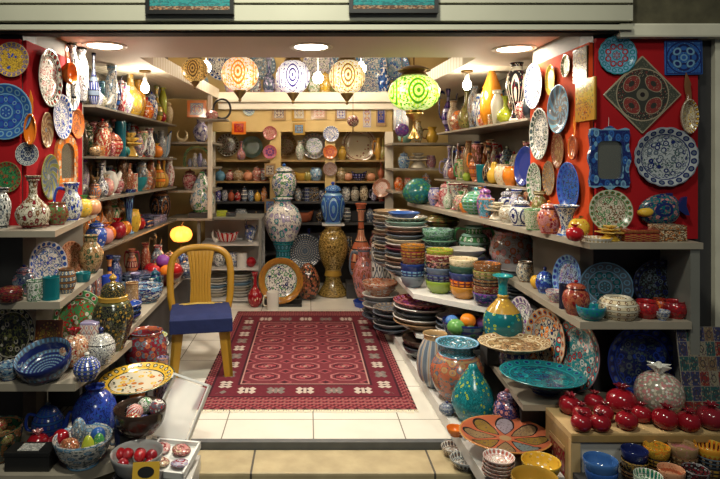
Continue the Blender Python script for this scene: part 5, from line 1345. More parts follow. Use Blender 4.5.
stack('deepbowl', 487, 3.80, ZD, 28, 13, 7.2, [('floral', ('navy', 'purple', 'slate')), ('mosaic', ('brown', 'maroon', 'tan')), ('bands', ('black', 'brown', 'tan')), ('bands', ('olive', 'tan', 'black')), ('pdots', ('brown', 'orange', 'white'))], 'topped by an orange dotted bowl on the white counter', 'bowl')
stack('plate', 520, 4.02, ZD, 46, 5, 3.1, [('plain', (c, 'slate', c)) for c in ('slate', 'grey', 'slate', 'slate', 'grey', 'slate', 'black', 'slate', 'grey')], 'behind the teal bottle vase', 'plate')
stack('plate', 406, 4.84, ZD, 42, 6.5, 4.3, [('plain', (c, 'slate', c)) for c in ('slate', 'white', 'brown', 'ivory', 'slate', 'maroon', 'white', 'cream', 'slate', 'brown', 'white', 'mint')] + [('pfloral', ('ivory', 'slate', 'tan'))], 'at the far left of the white counter', 'large plate')
stack('plate', 439, 4.62, ZD, 35, 7, 5.6, [('bands', ('slate', 'mint', 'navy')), ('plain', ('white', 'grey', 'white')), ('bands', ('green', 'white', 'slate')), ('plain', ('ivory', 'grey', 'ivory')), ('plain', ('mint', 'white', 'mint')), ('plain', ('slate', 'ivory', 'slate')), ('pfloral', ('mint', 'green', 'slate'))], 'behind the lime bottomed stack', 'plate')
put('deepbowl', 438, 4.62, ZD + 7 * 5.6 * 4.62 / F, 32, 11, 'floral', ('mint', 'slate', 'green'), 'mint bowl with slate flowers topping the plates', 'behind the lime bottomed stack')
put('deepbowl', 440, 4.17, ZD + 5 * 6.6 * 4.17 / F, 27, 10, 'floral', ('lime', 'gold', 'olive'), 'lime yellow bowl', 'set on the stack with a lime bottom bowl')
stack('plate', 467, 4.33, ZD, 36, 8, 6.2, [('plain', ('lilac', 'white', 'lilac')), ('plain', ('white', 'grey', 'white')), ('plain', ('ivory', 'white', 'ivory')), ('plain', ('white', 'lilac', 'white')), ('plain', ('grey', 'white', 'grey')), ('plain', ('white', 'ivory', 'white'))], 'behind the orange bottomed stack', 'pale plate')
put('bowl', 486, 4.16, ZD, 24, 30, 'plain', ('cobalt', 'blue', 'cobalt'), 'cobalt blue bowl', 'behind the orange dotted bowl')
put('amphora', 474, 4.6, ZD + .19, 42, 30, 'bands', ('mint', 'green', 'white'), 'mint and green two-handled pot above the pale plates', 'on the white counter')
thing(block('display_riser', at(458, 0, 4.6).x, at(490, 0, 4.6).x, 4.50, 4.7, ZD, ZD + .189, 'dark_panel'), 'dark block beneath the mint two-handled pot', 'riser')
put('pot', 512, 4.32, ZD + .08, 44, 46, 'floral', ('grey', 'pink', 'terracotta'), 'large grey pot painted with pink roses', 'under the long right shelf')
thing(block('display_riser', at(490, 0, 4.32).x, at(530, 0, 4.32).x, 4.22, 4.44, ZD, ZD + .079, 'dark_panel'), 'dark block beneath the large grey rose pot', 'riser')
put('vase', 492, 4.9, ZD, 26, 70, 'floral', ('pink', 'lilac', 'crimson'), 'tall pink flowered vase in shade', 'under the long right shelf')
# back part of the counter and plates behind it
stack('plate', 392, 5.2, ZD, 38, 6, 3.6, [('plain', (c, 'grey', c)) for c in ('slate', 'ivory', 'grey', 'slate', 'tan', 'ivory', 'slate', 'grey', 'brown', 'ivory', 'slate', 'grey', 'tan', 'ivory', 'tan')], 'at the back end of the white counter', 'large plate')
put('tureen', 442, 5.0, ZD + .36, 34, 18, 'bands', ('olive', 'brown', 'darkgreen'), 'olive brown domed tureen', 'under the far part of the long right shelf')
thing(block('display_riser', at(430, 0, 5.0).x, at(454, 0, 5.0).x, 4.92, 5.1, ZD, ZD + .359, 'dark_panel'), 'dark block under the olive brown tureen', 'riser')
put('plate', 404, 4.84, ZD + 13 * 4.3 * 4.84 / F + .003, 32, 6, 'plain', ('blue', 'cobalt', 'blue'), 'bright blue plate on the very top', 'of the leftmost white counter pile')
# patterned box tower and piles along the rug edge
put('casket', 381, 5.66, .075, 19, 70, 'lattice', ('white', 'slate', 'black'), 'tall white and slate latticed box', 'by the far right corner of the rug', parts=False)
stack('plate', 381, 5.20, .075, 38, 7, 5.2, [('plain', ('slate', 'navy', 'slate')), ('plain', ('black', 'slate', 'black')), ('plain', ('white', 'grey', 'white')), ('plain', ('slate', 'white', 'slate')), ('plain', ('white', 'slate', 'white'))], 'by the far right edge of the rug', 'plate')
put('bowl', 380, 5.20, .075 + 5 * 5.2 * 5.2 / F, 36, 13, 'floral', ('peach', 'terracotta', 'white'), 'peach orange bowl on white plates', 'by the far right edge of the rug')
stack('plate', 391, 4.86, .075, 36, 6, 5, [('plain', ('slate', 'black', 'slate')), ('plain', ('grey', 'slate', 'grey')), ('plain', ('black', 'slate', 'black')), ('plain', ('slate', 'grey', 'slate')), ('pfloral', ('slate', 'tan', 'grey'))], 'second along the right edge of the rug', 'dark plate')
plo = 'under the left end of the white counter'
stack('plate', 421, 4.42, .24, 56, 8, 5, [('plain', ('brown', 'cream', 'brown')), ('plain', ('white', 'brown', 'white')), ('plain', ('black', 'slate', 'black')), ('plain', ('white', 'slate', 'white')), ('pfloral', ('maroon', 'pink', 'purple'))], plo, 'large plate')
stack('bowl', 423, 4.22, .075, 42, 13, 7, [('plain', ('black', 'slate', 'black')), ('plain', ('black', 'brown', 'black'))], 'on the white plinth below the large plates', 'dark dish')
stack('plate', 452, 4.12, .24, 32, 7, 5.4, [('plain', ('slate', 'white', 'slate')), ('plain', ('white', 'navy', 'white')), ('plain', ('slate', 'navy', 'slate')), ('plain', ('white', 'slate', 'white'))], 'left of the bowl of coloured balls', 'striped plate')

# ------------------------------------------------------------------ back wall
for k, (px, py, d_, pat, cols, desc) in enumerate((
    (228, 145, 23, 'pfloral', ('ivory', 'darkgreen', 'maroon'), 'ivory plate with dark leaves'), (252, 147, 22, 'pdots', ('mint', 'skyblue', 'ivory'), 'plain pale green plate'),
    (270, 133, 14, 'pfloral', ('pink', 'crimson', 'tan'), 'small pink plate above the purple one'), (270, 152, 14, 'mandala', ('purple', 'orange', 'navy'), 'small purple plate with orange star'),
    (286, 146, 22, 'pfloral', ('tan', 'brown', 'olive'), 'tan flowered plate'), (314, 146, 26, 'pfloral', ('ivory', 'lilac', 'green'), 'ivory plate with lilac bouquet'),
    (331, 134, 16, 'pfloral', ('white', 'blue', 'cobalt'), 'small blue and white plate'), (330, 152, 14, 'mandala', ('terracotta', 'orange', 'red'), 'small orange red plate'),
    (359, 145, 35, 'pdots', ('cream', 'maroon', 'terracotta'), 'large cream plate dotted with dark red flowers'), (249, 110, 12, 'mandala', ('white', 'turquoise', 'blue'), 'small round turquoise star plate on the frieze'),
    (330, 169, 14, 'rings', ('grey', 'brown', 'maroon'), 'small grey ringed plate'))):
    hang('plate', px, py, 6.878 if px in (270, 331, 330, 249) else 7.247, d_, d_, pat, cols, desc, 'on the back wall', lean=4)
for px, py, w_, h_, cols, desc in ((279, 113, 14, 15, ('ivory', 'navy', 'tan'), 'tan framed tile with dark star, left of the frieze'), (299, 113, 14, 16, ('ivory', 'grey', 'gold'), 'gold framed pale tile, second along the frieze'), (319, 113, 16, 13, ('ivory', 'pink', 'tan'), 'tan framed pale pink tile in the frieze middle'),
                                (341, 114, 12, 13, ('white', 'cobalt', 'tan'), 'tan framed tile with blue star beside the hanging ball'), (367, 116, 8, 23, ('ivory', 'lilac', 'amber'), 'narrow amber framed upright tile'), (381, 115, 10, 23, ('navy', 'cobalt', 'tan'), 'narrow navy upright tile'),
                                (239, 128, 14, 13, ('red', 'crimson', 'orange'), 'orange framed red tile above the plates'), (299, 129, 12, 12, ('skyblue', 'navy', 'gold'), 'gold framed blue tile below the frieze'), (270, 170, 11, 13, ('ivory', 'navy', 'tan'), 'tan framed tile on the left post'), (270, 206, 11, 14, ('skyblue', 'cobalt', 'tan'), 'tan framed blue tile low on the left post')):
    hang('ftile', px, py, 6.879, w_, h_, 'ptile', cols, desc, 'of the back wall', depth=.08)
hang('ftile', 197, 109, 6.05, 19, 17, 'ptile', ('ivory', 'blue', 'orange'), 'orange framed tile with blue flower', 'high at the back left beside the pink pot', depth=.08)
hang('ftile', 401, 118, 6.28, 15, 24, 'pfloral', ('skyblue', 'lilac', 'white'), 'pale blue upright tile', 'behind the hanging purple ball at the right', depth=.06)
def bk(kind, px, z, w, h, pat, cols, desc, row, Y=7.02, **k):
    return put(kind, px, Y, z, w, h, pat, cols, desc, row, **k)
r1, r2, r3, r4 = 'on the plate shelf of the back wall', 'on the second shelf of the back wall', 'on the third shelf of the back wall', 'on the fourth shelf of the back wall'
for it in ((241, 'bottle', 9, 19, 'floral', ('pink', 'lilac', 'brown')), (300, 'vase', 9, 19, 'floral', ('white', 'grey', 'green')), (342, 'jar', 9, 15, 'plain', ('gold', 'yellow', 'gold'), 'golden lidded jar'), (377, 'jug', 9, 22, 'plain', ('gold', 'amber', 'gold'), 'golden handled jug'), (383, 'bottle', 7, 22, 'floral', ('olive', 'tan', 'gold'))):
    bk(it[1], it[0], ZB[0], it[2], it[3], it[4], it[5], it[6] if len(it) > 6 else describe(it[1], it[4], it[5]), r1)
for it in ((220, 'lidpot', 11, 12, 'plain', ('skyblue', 'turquoise', 'skyblue'), 'pale blue lidded pot'), (230, 'pomegranate', 9, 11, 'floral', ('pink', 'ivory', 'crimson')), (238, 'lidpot', 12, 13, 'floral', ('tan', 'ivory', 'brown')), (240, 'bowl', 8, 5, 'plain', ('red', 'crimson', 'red'), 'x'),
           (248, 'pomegranate', 10, 11, 'plain', ('peach', 'red', 'peach'), 'peach red pomegranate'), (257, 'jar', 11, 15, 'floral', ('terracotta', 'pink', 'white')), (264, 'pot', 8, 12, 'floral', ('slate', 'red', 'white')), (290, 'flower', 14, 12, 'plain', ('ivory', 'pink', 'ivory'), 'ivory flower cluster'),
           (301, 'boat', 14, 9, 'plain', ('gold', 'yellow', 'gold'), 'golden boat-shaped dish'), (308, 'pot', 9, 9, 'plain', ('olive', 'gold', 'olive'), 'olive pot'), (316, 'pot', 13, 13, 'floral', ('skyblue', 'navy', 'white'), 'pale blue round pot with navy flowers'),
           (341, 'jar', 11, 14, 'floral', ('tan', 'olive', 'cream')), (348, 'fruit', 9, 9, 'plain', ('peach', 'pink', 'peach'), 'peach ceramic fruit left of the dark dish'), (359, 'boat', 16, 9, 'bands', ('black', 'navy', 'lilac'), 'black boat-shaped dish'), (371, 'fruit', 9, 9, 'plain', ('peach', 'terracotta', 'peach'), 'peach ceramic fruit right of the dark dish'), (381, 'ewer', 9, 20, 'plain', ('terracotta', 'brown', 'terracotta'), 'terracotta ewer')):
    if it[-1] == 'x': continue
    bk(it[1], it[0], ZB[1], it[2], it[3], it[4], it[5], it[6] if len(it) > 6 else describe(it[1], it[4], it[5]), r2)
seq3 = [('jar', 'floral', ('cobalt', 'white', 'pink')), ('pot', 'floral', ('white', 'navy', 'blue')), ('pomegranate', 'plain', ('terracotta', 'red', 'terracotta')), ('lidpot', 'floral', ('red', 'white', 'crimson')), ('jar', 'bands', ('white', 'slate', 'navy')), ('pot', 'mosaic', ('skyblue', 'white', 'navy')), ('lidpot', 'plain', ('yellow', 'orange', 'yellow')), ('jar', 'floral', ('orange', 'gold', 'white'))]
for k, (kd, pt, cl) in enumerate(seq3): bk(kd, 218 + k * 6.6, ZB[2], 6.4, 15 if kd == 'jar' else 11, pt, cl, describe(kd, pt, cl), r3)
for px, kd, w, h, pt, cl in ((298, 'jar', 8, 15, 'floral', ('slate', 'tan', 'white')), (306, 'mug', 8, 13, 'bands', ('grey', 'navy', 'slate')), (314, 'casket', 9, 14, 'floral', ('black', 'slate', 'tan')), (322, 'pot', 7, 11, 'floral', ('navy', 'slate', 'white')),
                             (346, 'pot', 9, 14, 'floral', ('white', 'black', 'slate')), (355, 'jar', 9, 16, 'vine', ('ivory', 'black', 'brown')), (364, 'pot', 9, 15, 'floral', ('cream', 'black', 'brown')), (373, 'jug', 8, 13, 'floral', ('lilac', 'black', 'white')), (381, 'mug', 8, 14, 'bands', ('tan', 'red', 'terracotta'))):
    bk(kd, px, ZB[2], w, h, pt, cl, describe(kd, pt, cl), r3)
hang('plate', 382, 188, 6.86, 19, 19, 'rings', ('brown', 'terracotta', 'ivory'), 'brown plate with terracotta rim', 'hung at the right end of the back shelves', lean=10, yaw=-25)
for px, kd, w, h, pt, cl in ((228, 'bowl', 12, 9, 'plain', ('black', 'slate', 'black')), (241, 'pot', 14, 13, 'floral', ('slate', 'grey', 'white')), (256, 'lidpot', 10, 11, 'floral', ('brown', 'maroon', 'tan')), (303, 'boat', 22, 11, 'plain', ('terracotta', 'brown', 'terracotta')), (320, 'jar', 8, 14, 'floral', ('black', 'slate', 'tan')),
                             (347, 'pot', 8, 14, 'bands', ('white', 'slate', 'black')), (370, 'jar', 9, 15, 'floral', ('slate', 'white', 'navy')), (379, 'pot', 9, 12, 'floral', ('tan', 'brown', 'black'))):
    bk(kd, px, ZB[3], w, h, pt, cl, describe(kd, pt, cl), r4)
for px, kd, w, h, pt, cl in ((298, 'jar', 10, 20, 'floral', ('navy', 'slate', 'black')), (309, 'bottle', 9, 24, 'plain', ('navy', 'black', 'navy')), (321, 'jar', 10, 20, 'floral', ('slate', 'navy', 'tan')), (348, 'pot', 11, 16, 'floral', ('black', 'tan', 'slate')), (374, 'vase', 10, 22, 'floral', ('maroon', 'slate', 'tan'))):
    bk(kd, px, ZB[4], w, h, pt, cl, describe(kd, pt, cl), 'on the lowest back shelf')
# white globe pot and floor urns in front of the back wall
thing(block('glass_ledge', at(272, 0, 6.75).x, at(300, 0, 6.75).x, 6.62, 6.93, 1.075, 1.085, 'pane_glass'), 'small glass ledge under the white lidded globe pot', 'ledge')
put('jar', 284, 6.76, 1.086, 25, 34, 'floral', ('white', 'green', 'blue'), 'white lidded globe pot with green and blue flowers', 'on a glass ledge at the back')
Yu = 6.45
st = block('display_stool', -.17, .17, -.2, .2, 0, .29, 'black_metal', .01); st.location = (at(284, 0, Yu + .1).x, Yu + .1, 0)
thing(st, 'black stool carrying the big white flowered urn at the back', 'stool')
u = empty('globe_urn', (at(283, 0, Yu + .1).x, Yu + .1, .29)); s = Yu / F
q = mesh_obj('pedestal', lambda bm: lathe(bm, [(0, 0), (.16, 0), (.17, .04), (.09, .1), (.085, .22), (.12, .30), (0, .30)], smooth=2), 'red_felt', u); paint(q, 'glaze_bands', ('turquoise', 'teal', 'skyblue'))
q = mesh_obj('globe', lambda bm: lathe(bm, [(0, .295), (.1, .295), (.15, .36), (.20, .48), (.21, .57), (.17, .68), (.1, .74), (.09, .77), (.12, .80), (.1, .80), (.07, .75), (0, .74)], smooth=3, seg=32), 'red_felt', u); paint(q, 'glaze_floral', ('white', 'turquoise', 'lilac'))
tag(u, 'big white globe urn with colourful flowers on a turquoise pedestal at the back', 'urn')
put('lidpot', 276, 6.40, .29, 18, 12, 'floral', ('blue', 'white', 'skyblue'), 'small blue and white pot at the foot of the white urn', 'on the black stool')
stand('plate', 281, 6.10, .03, 42, 42, 'pfloral', ('white', 'green', 'navy'), 'white plate with green leaves and orange rim propped on the floor', 'before the black stool', lean=10)
q = mesh_obj('rim', lambda bm: lathe(bm, [(.38, .55), (.40, .9), (.5, 1.35), (.53, 1.3), (.5, .9), (.4, .5)], seg=40), 'red_felt', REG[-1][0]); paint(q, 'glaze_dots', ((.30, .13, .02), 'gold', 'brown')); q['label'] = 'orange dotted rim'
thing(block('display_riser', at(263, 0, 6.12).x, at(302, 0, 6.12).x, 6.0, 6.2, 0, .03, 'black_metal'), 'flat black base under the orange rimmed plate', 'riser')
put('mug', 271, 5.90, 0, 16, 17, 'plain', ('white', 'ivory', 'white'), 'white mug on the floor', 'before the orange rimmed plate')
put('bottle', 255, 6.02, 0, 15, 34, 'dots', ('crimson', 'pink', 'cream'), 'red and pink bottle vase', 'between the white plates and the orange rimmed plate')
Yg = 6.55
g = empty('pedestal_urn', (at(333, 0, Yg).x, Yg, 0)); w_, h_ = 30 * Yg / F, 69.6 * Yg / F; g.scale = (w_, w_, h_)
OG = ((.13, .085, .02), (.38, .25, .07), (.05, .03, .012))
q = mesh_obj('foot', lambda bm: lathe(bm, [(0, 0), (.48, 0), (.47, .05), (.34, .14), (.25, .24), (.22, .28), (0, .28)]), 'red_felt', g); paint(q, 'glaze_vine', OG)
q = mesh_obj('collar', lambda bm: lathe(bm, [(0, .275), (.27, .275), (.29, .30), (.27, .33), (.24, .36), (0, .36)]), 'red_felt', g); paint(q, 'glaze_plain', ('gold', 'gold', 'gold'))
q = mesh_obj('body', lambda bm: lathe(bm, [(0, .355), (.24, .355), (.3, .40), (.44, .54), (.5, .68), (.46, .82), (.36, .91), (.27, .95), (.3, 1)] + inside(.3, 1, .08), smooth=3, seg=32), 'red_felt', g); paint(q, 'glaze_vine', OG)
tag(g, 'dark golden pedestal urn with scrolls standing on the floor under the blue vase', 'urn')
thing(block('display_riser', at(322, 0, Yg).x, at(344, 0, Yg).x, Yg - .11, Yg + .11, 70 * Yg / F, 71.5 * Yg / F, 'white_board'), 'small white board between the golden urn and the blue vase', 'riser')
put('jar', 333, Yg, 71.5 * Yg / F, 24, 42, 'medal', ('blue', 'skyblue', 'cobalt'), 'tall blue and white lidded vase', 'on top of the golden urn')
put('bottle', 361, 6.5, .16, 25, 78, 'bands', ('terracotta', 'peach', 'maroon'), 'tall terracotta bottle vase at the back', 'right of the golden urn')
thing(block('display_riser', at(346, 0, 6.5).x, at(370, 0, 6.5).x, 6.36, 6.62, 0, .159, 'dark_panel'), 'dark block under the tall terracotta bottle vase', 'riser')
put('amphora', 364, 6.05, .06, 30, 52, 'floral', ('pink', 'slate', 'terracotta'), 'pink vase with white collar on a blue foot', 'in front of the terracotta bottle vase')
put('tray', 365, 6.05, 0.0, 24, 5, 'plain', ('cobalt', 'blue', 'cobalt'), 'cobalt dish under the pink vase', 'on the floor at the back')
put('egg', 308, 6.35, 0, 24, 36, 'mosaic', ('brown', 'terracotta', 'black'), 'big brown mosaic egg on the floor', 'between the white urn and the golden urn')
hang('plate', 305, 251, 6.85, 34, 34, 'rings', ('black', 'slate', 'white'), 'black plate with white lettered rim', 'behind the brown mosaic egg', lean=6)
# glass cabinet
gc = empty('glass_cabinet', (at(230, 0, 6.2).x, 6.15, 0)); x0, x1 = -.34, .34; zt = .91
block('top', x0, x1, 0, .5, zt - .02, zt, 'grey_post', 0, gc); block('back_panel', x0, x1, .46, .5, 0, zt - .02, 'white_board', 0, gc)
for zz in (.03, .36, .62): block('shelf', x0 + .012, x1 - .012, .02, .46, zz - .012, zz, 'white_board', 0, gc)
block('side_post', x1 - .03, x1, 0, .03, 0, zt - .02, 'grey_post', 0, gc); block('side_post', x0, x0 + .03, 0, .03, 0, zt - .02, 'grey_post', 0, gc)
block('side_pane', x1 - .012, x1 - .006, .03, .46, .03, zt - .02, 'pane_glass', 0, gc)
tag(gc, 'glazed cabinet with grey frame behind the yellow chair', 'cabinet')
gp = 'in the glazed cabinet behind the chair'
put('crescent', 216, 6.35, .62, 9, 16, 'plain', ('white', 'ivory', 'white'), 'white hook-shaped ornament', gp)
put('boat', 227, 6.36, .62, 24, 10, 'stripes', ('red', 'white', 'crimson'), 'red and white striped boat dish', gp)
put('bird', 250, 6.40, .62, 14, 26, 'floral', ('slate', 'white', 'cobalt'), 'slate bird figurine with white breast', gp)
put('ball', 251, 6.30, .36, 10, 10, 'plain', ('crimson', 'red', 'red'), 'red ball', gp)
put('tumbler', 242, 6.30, .36, 11, 14, 'plain', ('white', 'grey', 'white'), 'white tumbler', gp)
put('pot', 233, 6.36, .36, 11, 14, 'floral', ('white', 'navy', 'blue'), 'white pot with navy flowers', gp)
put('jar', 219, 6.36, .36, 13, 18, 'floral', ('white', 'black', 'slate'), 'white jar with black flowers', gp)
stack('plate', 240, 6.36, .03, 23, 4, 2.7, [('plain', (c, 'grey', c)) for c in ('white', 'white', 'ivory', 'white', 'skyblue', 'white', 'ivory', 'white')], 'at the right bottom of the glazed cabinet', 'plate')
stack('plate', 216, 6.36, .03, 23, 4, 2.7, [('plain', (c, 'grey', c)) for c in ('ivory', 'white', 'white', 'skyblue', 'white', 'ivory', 'white')], 'at the left bottom of the glazed cabinet', 'plate')
put('casket', 222, 6.3, .91, 10, 6, 'plain', ('lime', 'yellow', 'lime'), 'small lime box', 'on the glazed cabinet', parts=False)
put('casket', 231, 6.3, .91, 10, 4, 'plain', ('black', 'slate', 'black'), 'small black box next to the lime one', 'on the glazed cabinet', parts=False)
# glowing pumpkin lamp
pl = empty('table_lamp', (at(184, 0, 5.75).x, 5.62, .50)); s = 5.7 / F
mesh_obj('stand', lambda bm: lathe(bm, [(0, 0), (.06, 0), (.06, .01), (.012, .03), (.012, .21), (.05, .23), (0, .23)], smooth=1), 'dark_brass', pl)
mesh_obj('lamp_shade', lambda bm: lathe(bm, [(0, .23), (.06, .232), (.095, .27), (.1, .31), (.08, .35), (.03, .375), (0, .375)], smooth=3, seg=40, mod=lambda t, z: 1 + .07 * cos(10 * t)), 'amber_lamp', pl)
mesh_obj('finial', lambda bm: tube(bm, [(0, 0, .37), (.01, 0, .40), (.02, 0, .42)], .01), 'dark_brass', pl)
tag(pl, 'glowing orange pumpkin lamp on a slim stand at the back left', 'lamp')
# corner unit items
cl_ = 'on the back left corner shelves'
put('vase', 201, 6.3, 1.714, 16, 23, 'floral', ('lilac', 'navy', 'white'), 'round lilac vase with navy flowers', cl_)
put('crescent', 182, 6.2, 1.714, 13, 14, 'plain', ('cream', 'yellow', 'cream'), 'cream crescent ornament', cl_)
ar = empty('arch_ornament', (at(197, 0, 6.2).x, 6.2, 1.447)); s = 6.2 / F
def archf(bm):
    n = 14; r0, r1 = 11 * s, 13.5 * s
    pts = [(r1, 0)] + [(r1 * cos(pi * k / n), 8 * s + r1 * sin(pi * k / n)) for k in range(n + 1)] + [(-r1, 0), (-r0, 0)] + [(r0 * cos(pi * k / n), 8 * s + r0 * sin(pi * k / n)) for k in range(n, -1, -1)] + [(r0, 0)]
    A = [bm.verts.new((x, -.02, z)) for x, z in pts]; B = [bm.verts.new((x, .02, z)) for x, z in pts]
    m_ = len(pts); h_ = m_ // 2
    for k in range(m_):
        j = (k + 1) % m_; bm.faces.new((A[k], A[j], B[j], B[k]))
    for k in range(h_ - 1):
        for S in (A, B): bm.faces.new((S[k], S[k + 1], S[m_ - 2 - k], S[m_ - 1 - k]))
q = mesh_obj('arch', archf, 'red_felt', ar, False); paint(q, 'glaze_vine', ('darkgreen', 'olive', 'green'))
tag(ar, 'dark green ceramic arch with small pale jars beneath on the corner shelf', 'arch')
for k, (px, c) in enumerate(((190, 'grey'), (195, 'ivory'), (200, 'lilac'), (204, 'white'))):
    put('jar', px, 6.3, 1.447, 5.5, 15 if k in (1, 2) else 9, 'floral', (c, 'slate', 'lilac'), f'{c} little jar', 'under the dark green arch', group='little jars under the arch')
put('jar', 190, 6.3, 1.2, 15, 21, 'floral', ('pink', 'ivory', 'crimson'), 'pink lidded jar with ivory flowers', cl_)
put('bottle', 205, 6.3, 1.2, 13, 24, 'floral', ('navy', 'lilac', 'white'), 'navy long-necked vase', cl_)
put('turban', 202, 6.2, .962, 24, 42, 'floral', ('white', 'green', 'skyblue'), 'white pointed gourd vase with green flowers', 'on a block at the back left corner')
thing(block('display_riser', at(190, 0, 6.2).x, at(208, 0, 6.2).x, 6.12, 6.32, .91, .961, 'dark_panel'), 'block beneath the white pointed gourd vase', 'riser')
thing(block('corner_shelf', -1.49, at(212, 0, 6.1).x, 6.08, 6.6, .885, .909, 'shelf_board'), 'corner shelf under the white pointed gourd vase', 'shelf')
put('lidpot', 212, 6.0, 1.94, 13, 11, 'floral', ('pink', 'crimson', 'ivory'), 'pink flowered pot', 'high at the back left corner')
thing(block('corner_shelf', at(200, 0, 6.0).x, at(228, 0, 6.0).x, 5.9, 6.12, 1.925, 1.94, 'shelf_board'), 'small high ledge under the pink flowered pot', 'shelf')
wl = mesh_obj('iron_scroll', lambda bm: tube(bm, [(.09 * cos(radians(a)), 0, .11 + .1 * sin(radians(a))) for a in range(0, 361, 30)], .011), 'black_metal'); wl.location = (at(222, 0, 6.0).x, 6.0, 1.94)
thing(wl, 'black wrought iron ring beside the pink flowered pot', 'ring')
cr_ = 'on the back right corner shelves'
for px, z, kd, w, h, pt, cl, ds in ((405, 1.71, 'tureen', 14, 12, 'plain', ('mint', 'turquoise', 'mint'), 'mint domed tureen'), (418, 1.71, 'vase', 10, 22, 'floral', ('ivory', 'gold', 'olive'), 'ivory vase with gold flowers'), (430, 1.71, 'jug', 17, 16, 'plain', ('yellow', 'brown', 'yellow'), 'yellow jug with brown handle'),
                                (404, 1.43, 'jar', 12, 17, 'floral', ('skyblue', 'blue', 'white'), 'pale blue lidded jar'), (418, 1.43, 'flower', 22, 17, 'plain', ('ivory', 'white', 'ivory'), 'white ceramic flower cluster'), (431, 1.43, 'pot', 10, 13, 'floral', ('pink', 'white', 'lilac'), 'pink pot with white flowers'),
                                (399, 1.18, 'jar', 10, 15, 'floral', ('orange', 'ivory', 'red'), 'orange jar with ivory flowers'), (408, 1.18, 'pot', 9, 13, 'floral', ('peach', 'red', 'white'), 'peach pot with red flowers'), (426, 1.18, 'jar', 11, 18, 'floral', ('slate', 'orange', 'white'), 'slate jar with orange flowers')):
    put(kd, px, 6.42, z, w, h, pt, cl, ds, cr_)

# ------------------------------------------------------------------ pots above the cornice
ct = 'above the white cornice at the back'
tops = [(196, 'plate'), (214, 'jar'), (222, 'bowl'), (231, 'pot'), (243, 'lidpot'), (255, 'pot'), (269, 'bottle'), (280, 'jar'), (291, 'pot'), (303, 'vase'), (314, 'pot'), (325, 'jar'), (336, 'lidpot'), (357, 'jar'), (371, 'plate'), (384, 'vase'), (396, 'jar'), (407, 'pot')]
tc = [('skyblue', 'white', 'blue'), ('white', 'blue', 'cobalt'), ('tan', 'brown', 'olive'), ('lilac', 'pink', 'white'), ('peach', 'brown', 'cream'), ('slate', 'maroon', 'white'), ('slate', 'lilac', 'navy'), ('white', 'lilac', 'purple'), ('maroon', 'pink', 'white'), ('olive', 'brown', 'tan'), ('white', 'olive', 'green'), ('yellow', 'cream', 'gold'), ('olive', 'tan', 'darkgreen'), ('lilac', 'slate', 'white'), ('white', 'skyblue', 'blue'), ('blue', 'white', 'navy'), ('cobalt', 'skyblue', 'white'), ('turquoise', 'white', 'blue')]
for (px, kd), cl in zip(tops, tc):
    if kd == 'plate': stand('plate', px, 7.17, 2.32, 26, 24, 'pfloral', cl, describe('plate', 'pfloral', cl), ct, lean=8)
    elif abs((px - CX) * 6.98 / F) < 1.02: put(kd, px, 6.92, 2.32, 13, {'jar': 22, 'bottle': 36, 'vase': 26}.get(kd, 15), 'floral', cl, describe(kd, 'floral', cl), ct)
for k, (px, w, cl) in enumerate(((222, 30, ('white', 'blue', 'navy')), (262, 28, ('slate', 'skyblue', 'white')), (318, 32, ('white', 'lilac', 'slate')), (342, 26, ('skyblue', 'navy', 'white')), (370, 34, ('white', 'blue', 'skyblue')), (394, 30, ('skyblue', 'cobalt', 'white')))):
    hang('plate', px, 66, 7.248, w, w, 'pfloral', cl, f'{cw(cl[0])} plate with {cw(cl[1])} flowers', ['leftmost high on the wall above the cornice', 'second high on the wall above the cornice', 'third high on the wall above the cornice', 'fourth high on the wall above the cornice', 'fifth high on the wall above the cornice', 'rightmost high on the wall above the cornice'][k])
# ------------------------------------------------------------------ yellow plastic chair
ch = empty('plastic_chair', (-.775, 4.2, 0), (0, 0, radians(11)))
def seat_(bm):
    box(bm, -.20, .20, -.20, .20, .385, .408, .01)
    box(bm, -.195, .195, -.20, -.185, .34, .39, .004)
    box(bm, -.195, -.18, -.19, .19, .34, .39, .004); box(bm, .18, .195, -.19, .19, .34, .39, .004)
mesh_obj('seat', seat_, 'chair_plastic', ch, False)
def bowed(z): return .20 + .10 * max(0, (z - .4) / .44)            # backrest leans to the rear
def arch_frame(bm):
    pts = []
    for x, z in ((-.205, .39), (-.222, .48), (-.228, .58), (-.226, .68), (-.205, .765), (-.15, .815), (-.075, .835), (0, .84), (.075, .835), (.15, .815), (.205, .765), (.226, .68), (.228, .58), (.222, .48), (.205, .39)):
        pts.append((x, bowed(z), z))
    tube(bm, pts, .026, 10, 4, flat=.62)
mesh_obj('backrest_frame', arch_frame, 'chair_plastic', ch)
def splat(bm):
    rows = []
    nx, nz = 42, 14
    for side in (0, 1):
        g = []
        for j in range(nz + 1):
            z = .395 + (.815 - .395) * j / nz
            t = j / nz
            hw = .074 + .030 * max(0, (t - .42) / .58) ** 1.6 + .012 * max(0, (.35 - t) / .35) ** 1.5
            row = []
            for i in range(nx + 1):
                x = -hw + 2 * hw * i / nx
                rib = .0016 * (1 if (i % 6) < 4 else -1) if 2 < i < nx - 2 and .06 < t < .93 else 0
                row.append(bm.verts.new((x, bowed(z) + (-.008 - rib if side == 0 else .006), z)))
            g.append(row)
        rows.append(g)
    for g in rows:
        for j in range(nz):
            for i in range(nx): bm.faces.new((g[j][i], g[j][i + 1], g[j + 1][i + 1], g[j + 1][i]))
    a, b = rows
    for j in range(nz):
        for i in (0, nx): bm.faces.new((a[j][i], a[j + 1][i], b[j + 1][i], b[j][i]))
    for i in range(nx):
        for j in (0, nz): bm.faces.new((a[j][i], a[j][i + 1], b[j][i + 1], b[j][i]))
mesh_obj('backrest_slats', splat, 'chair_plastic', ch, False)
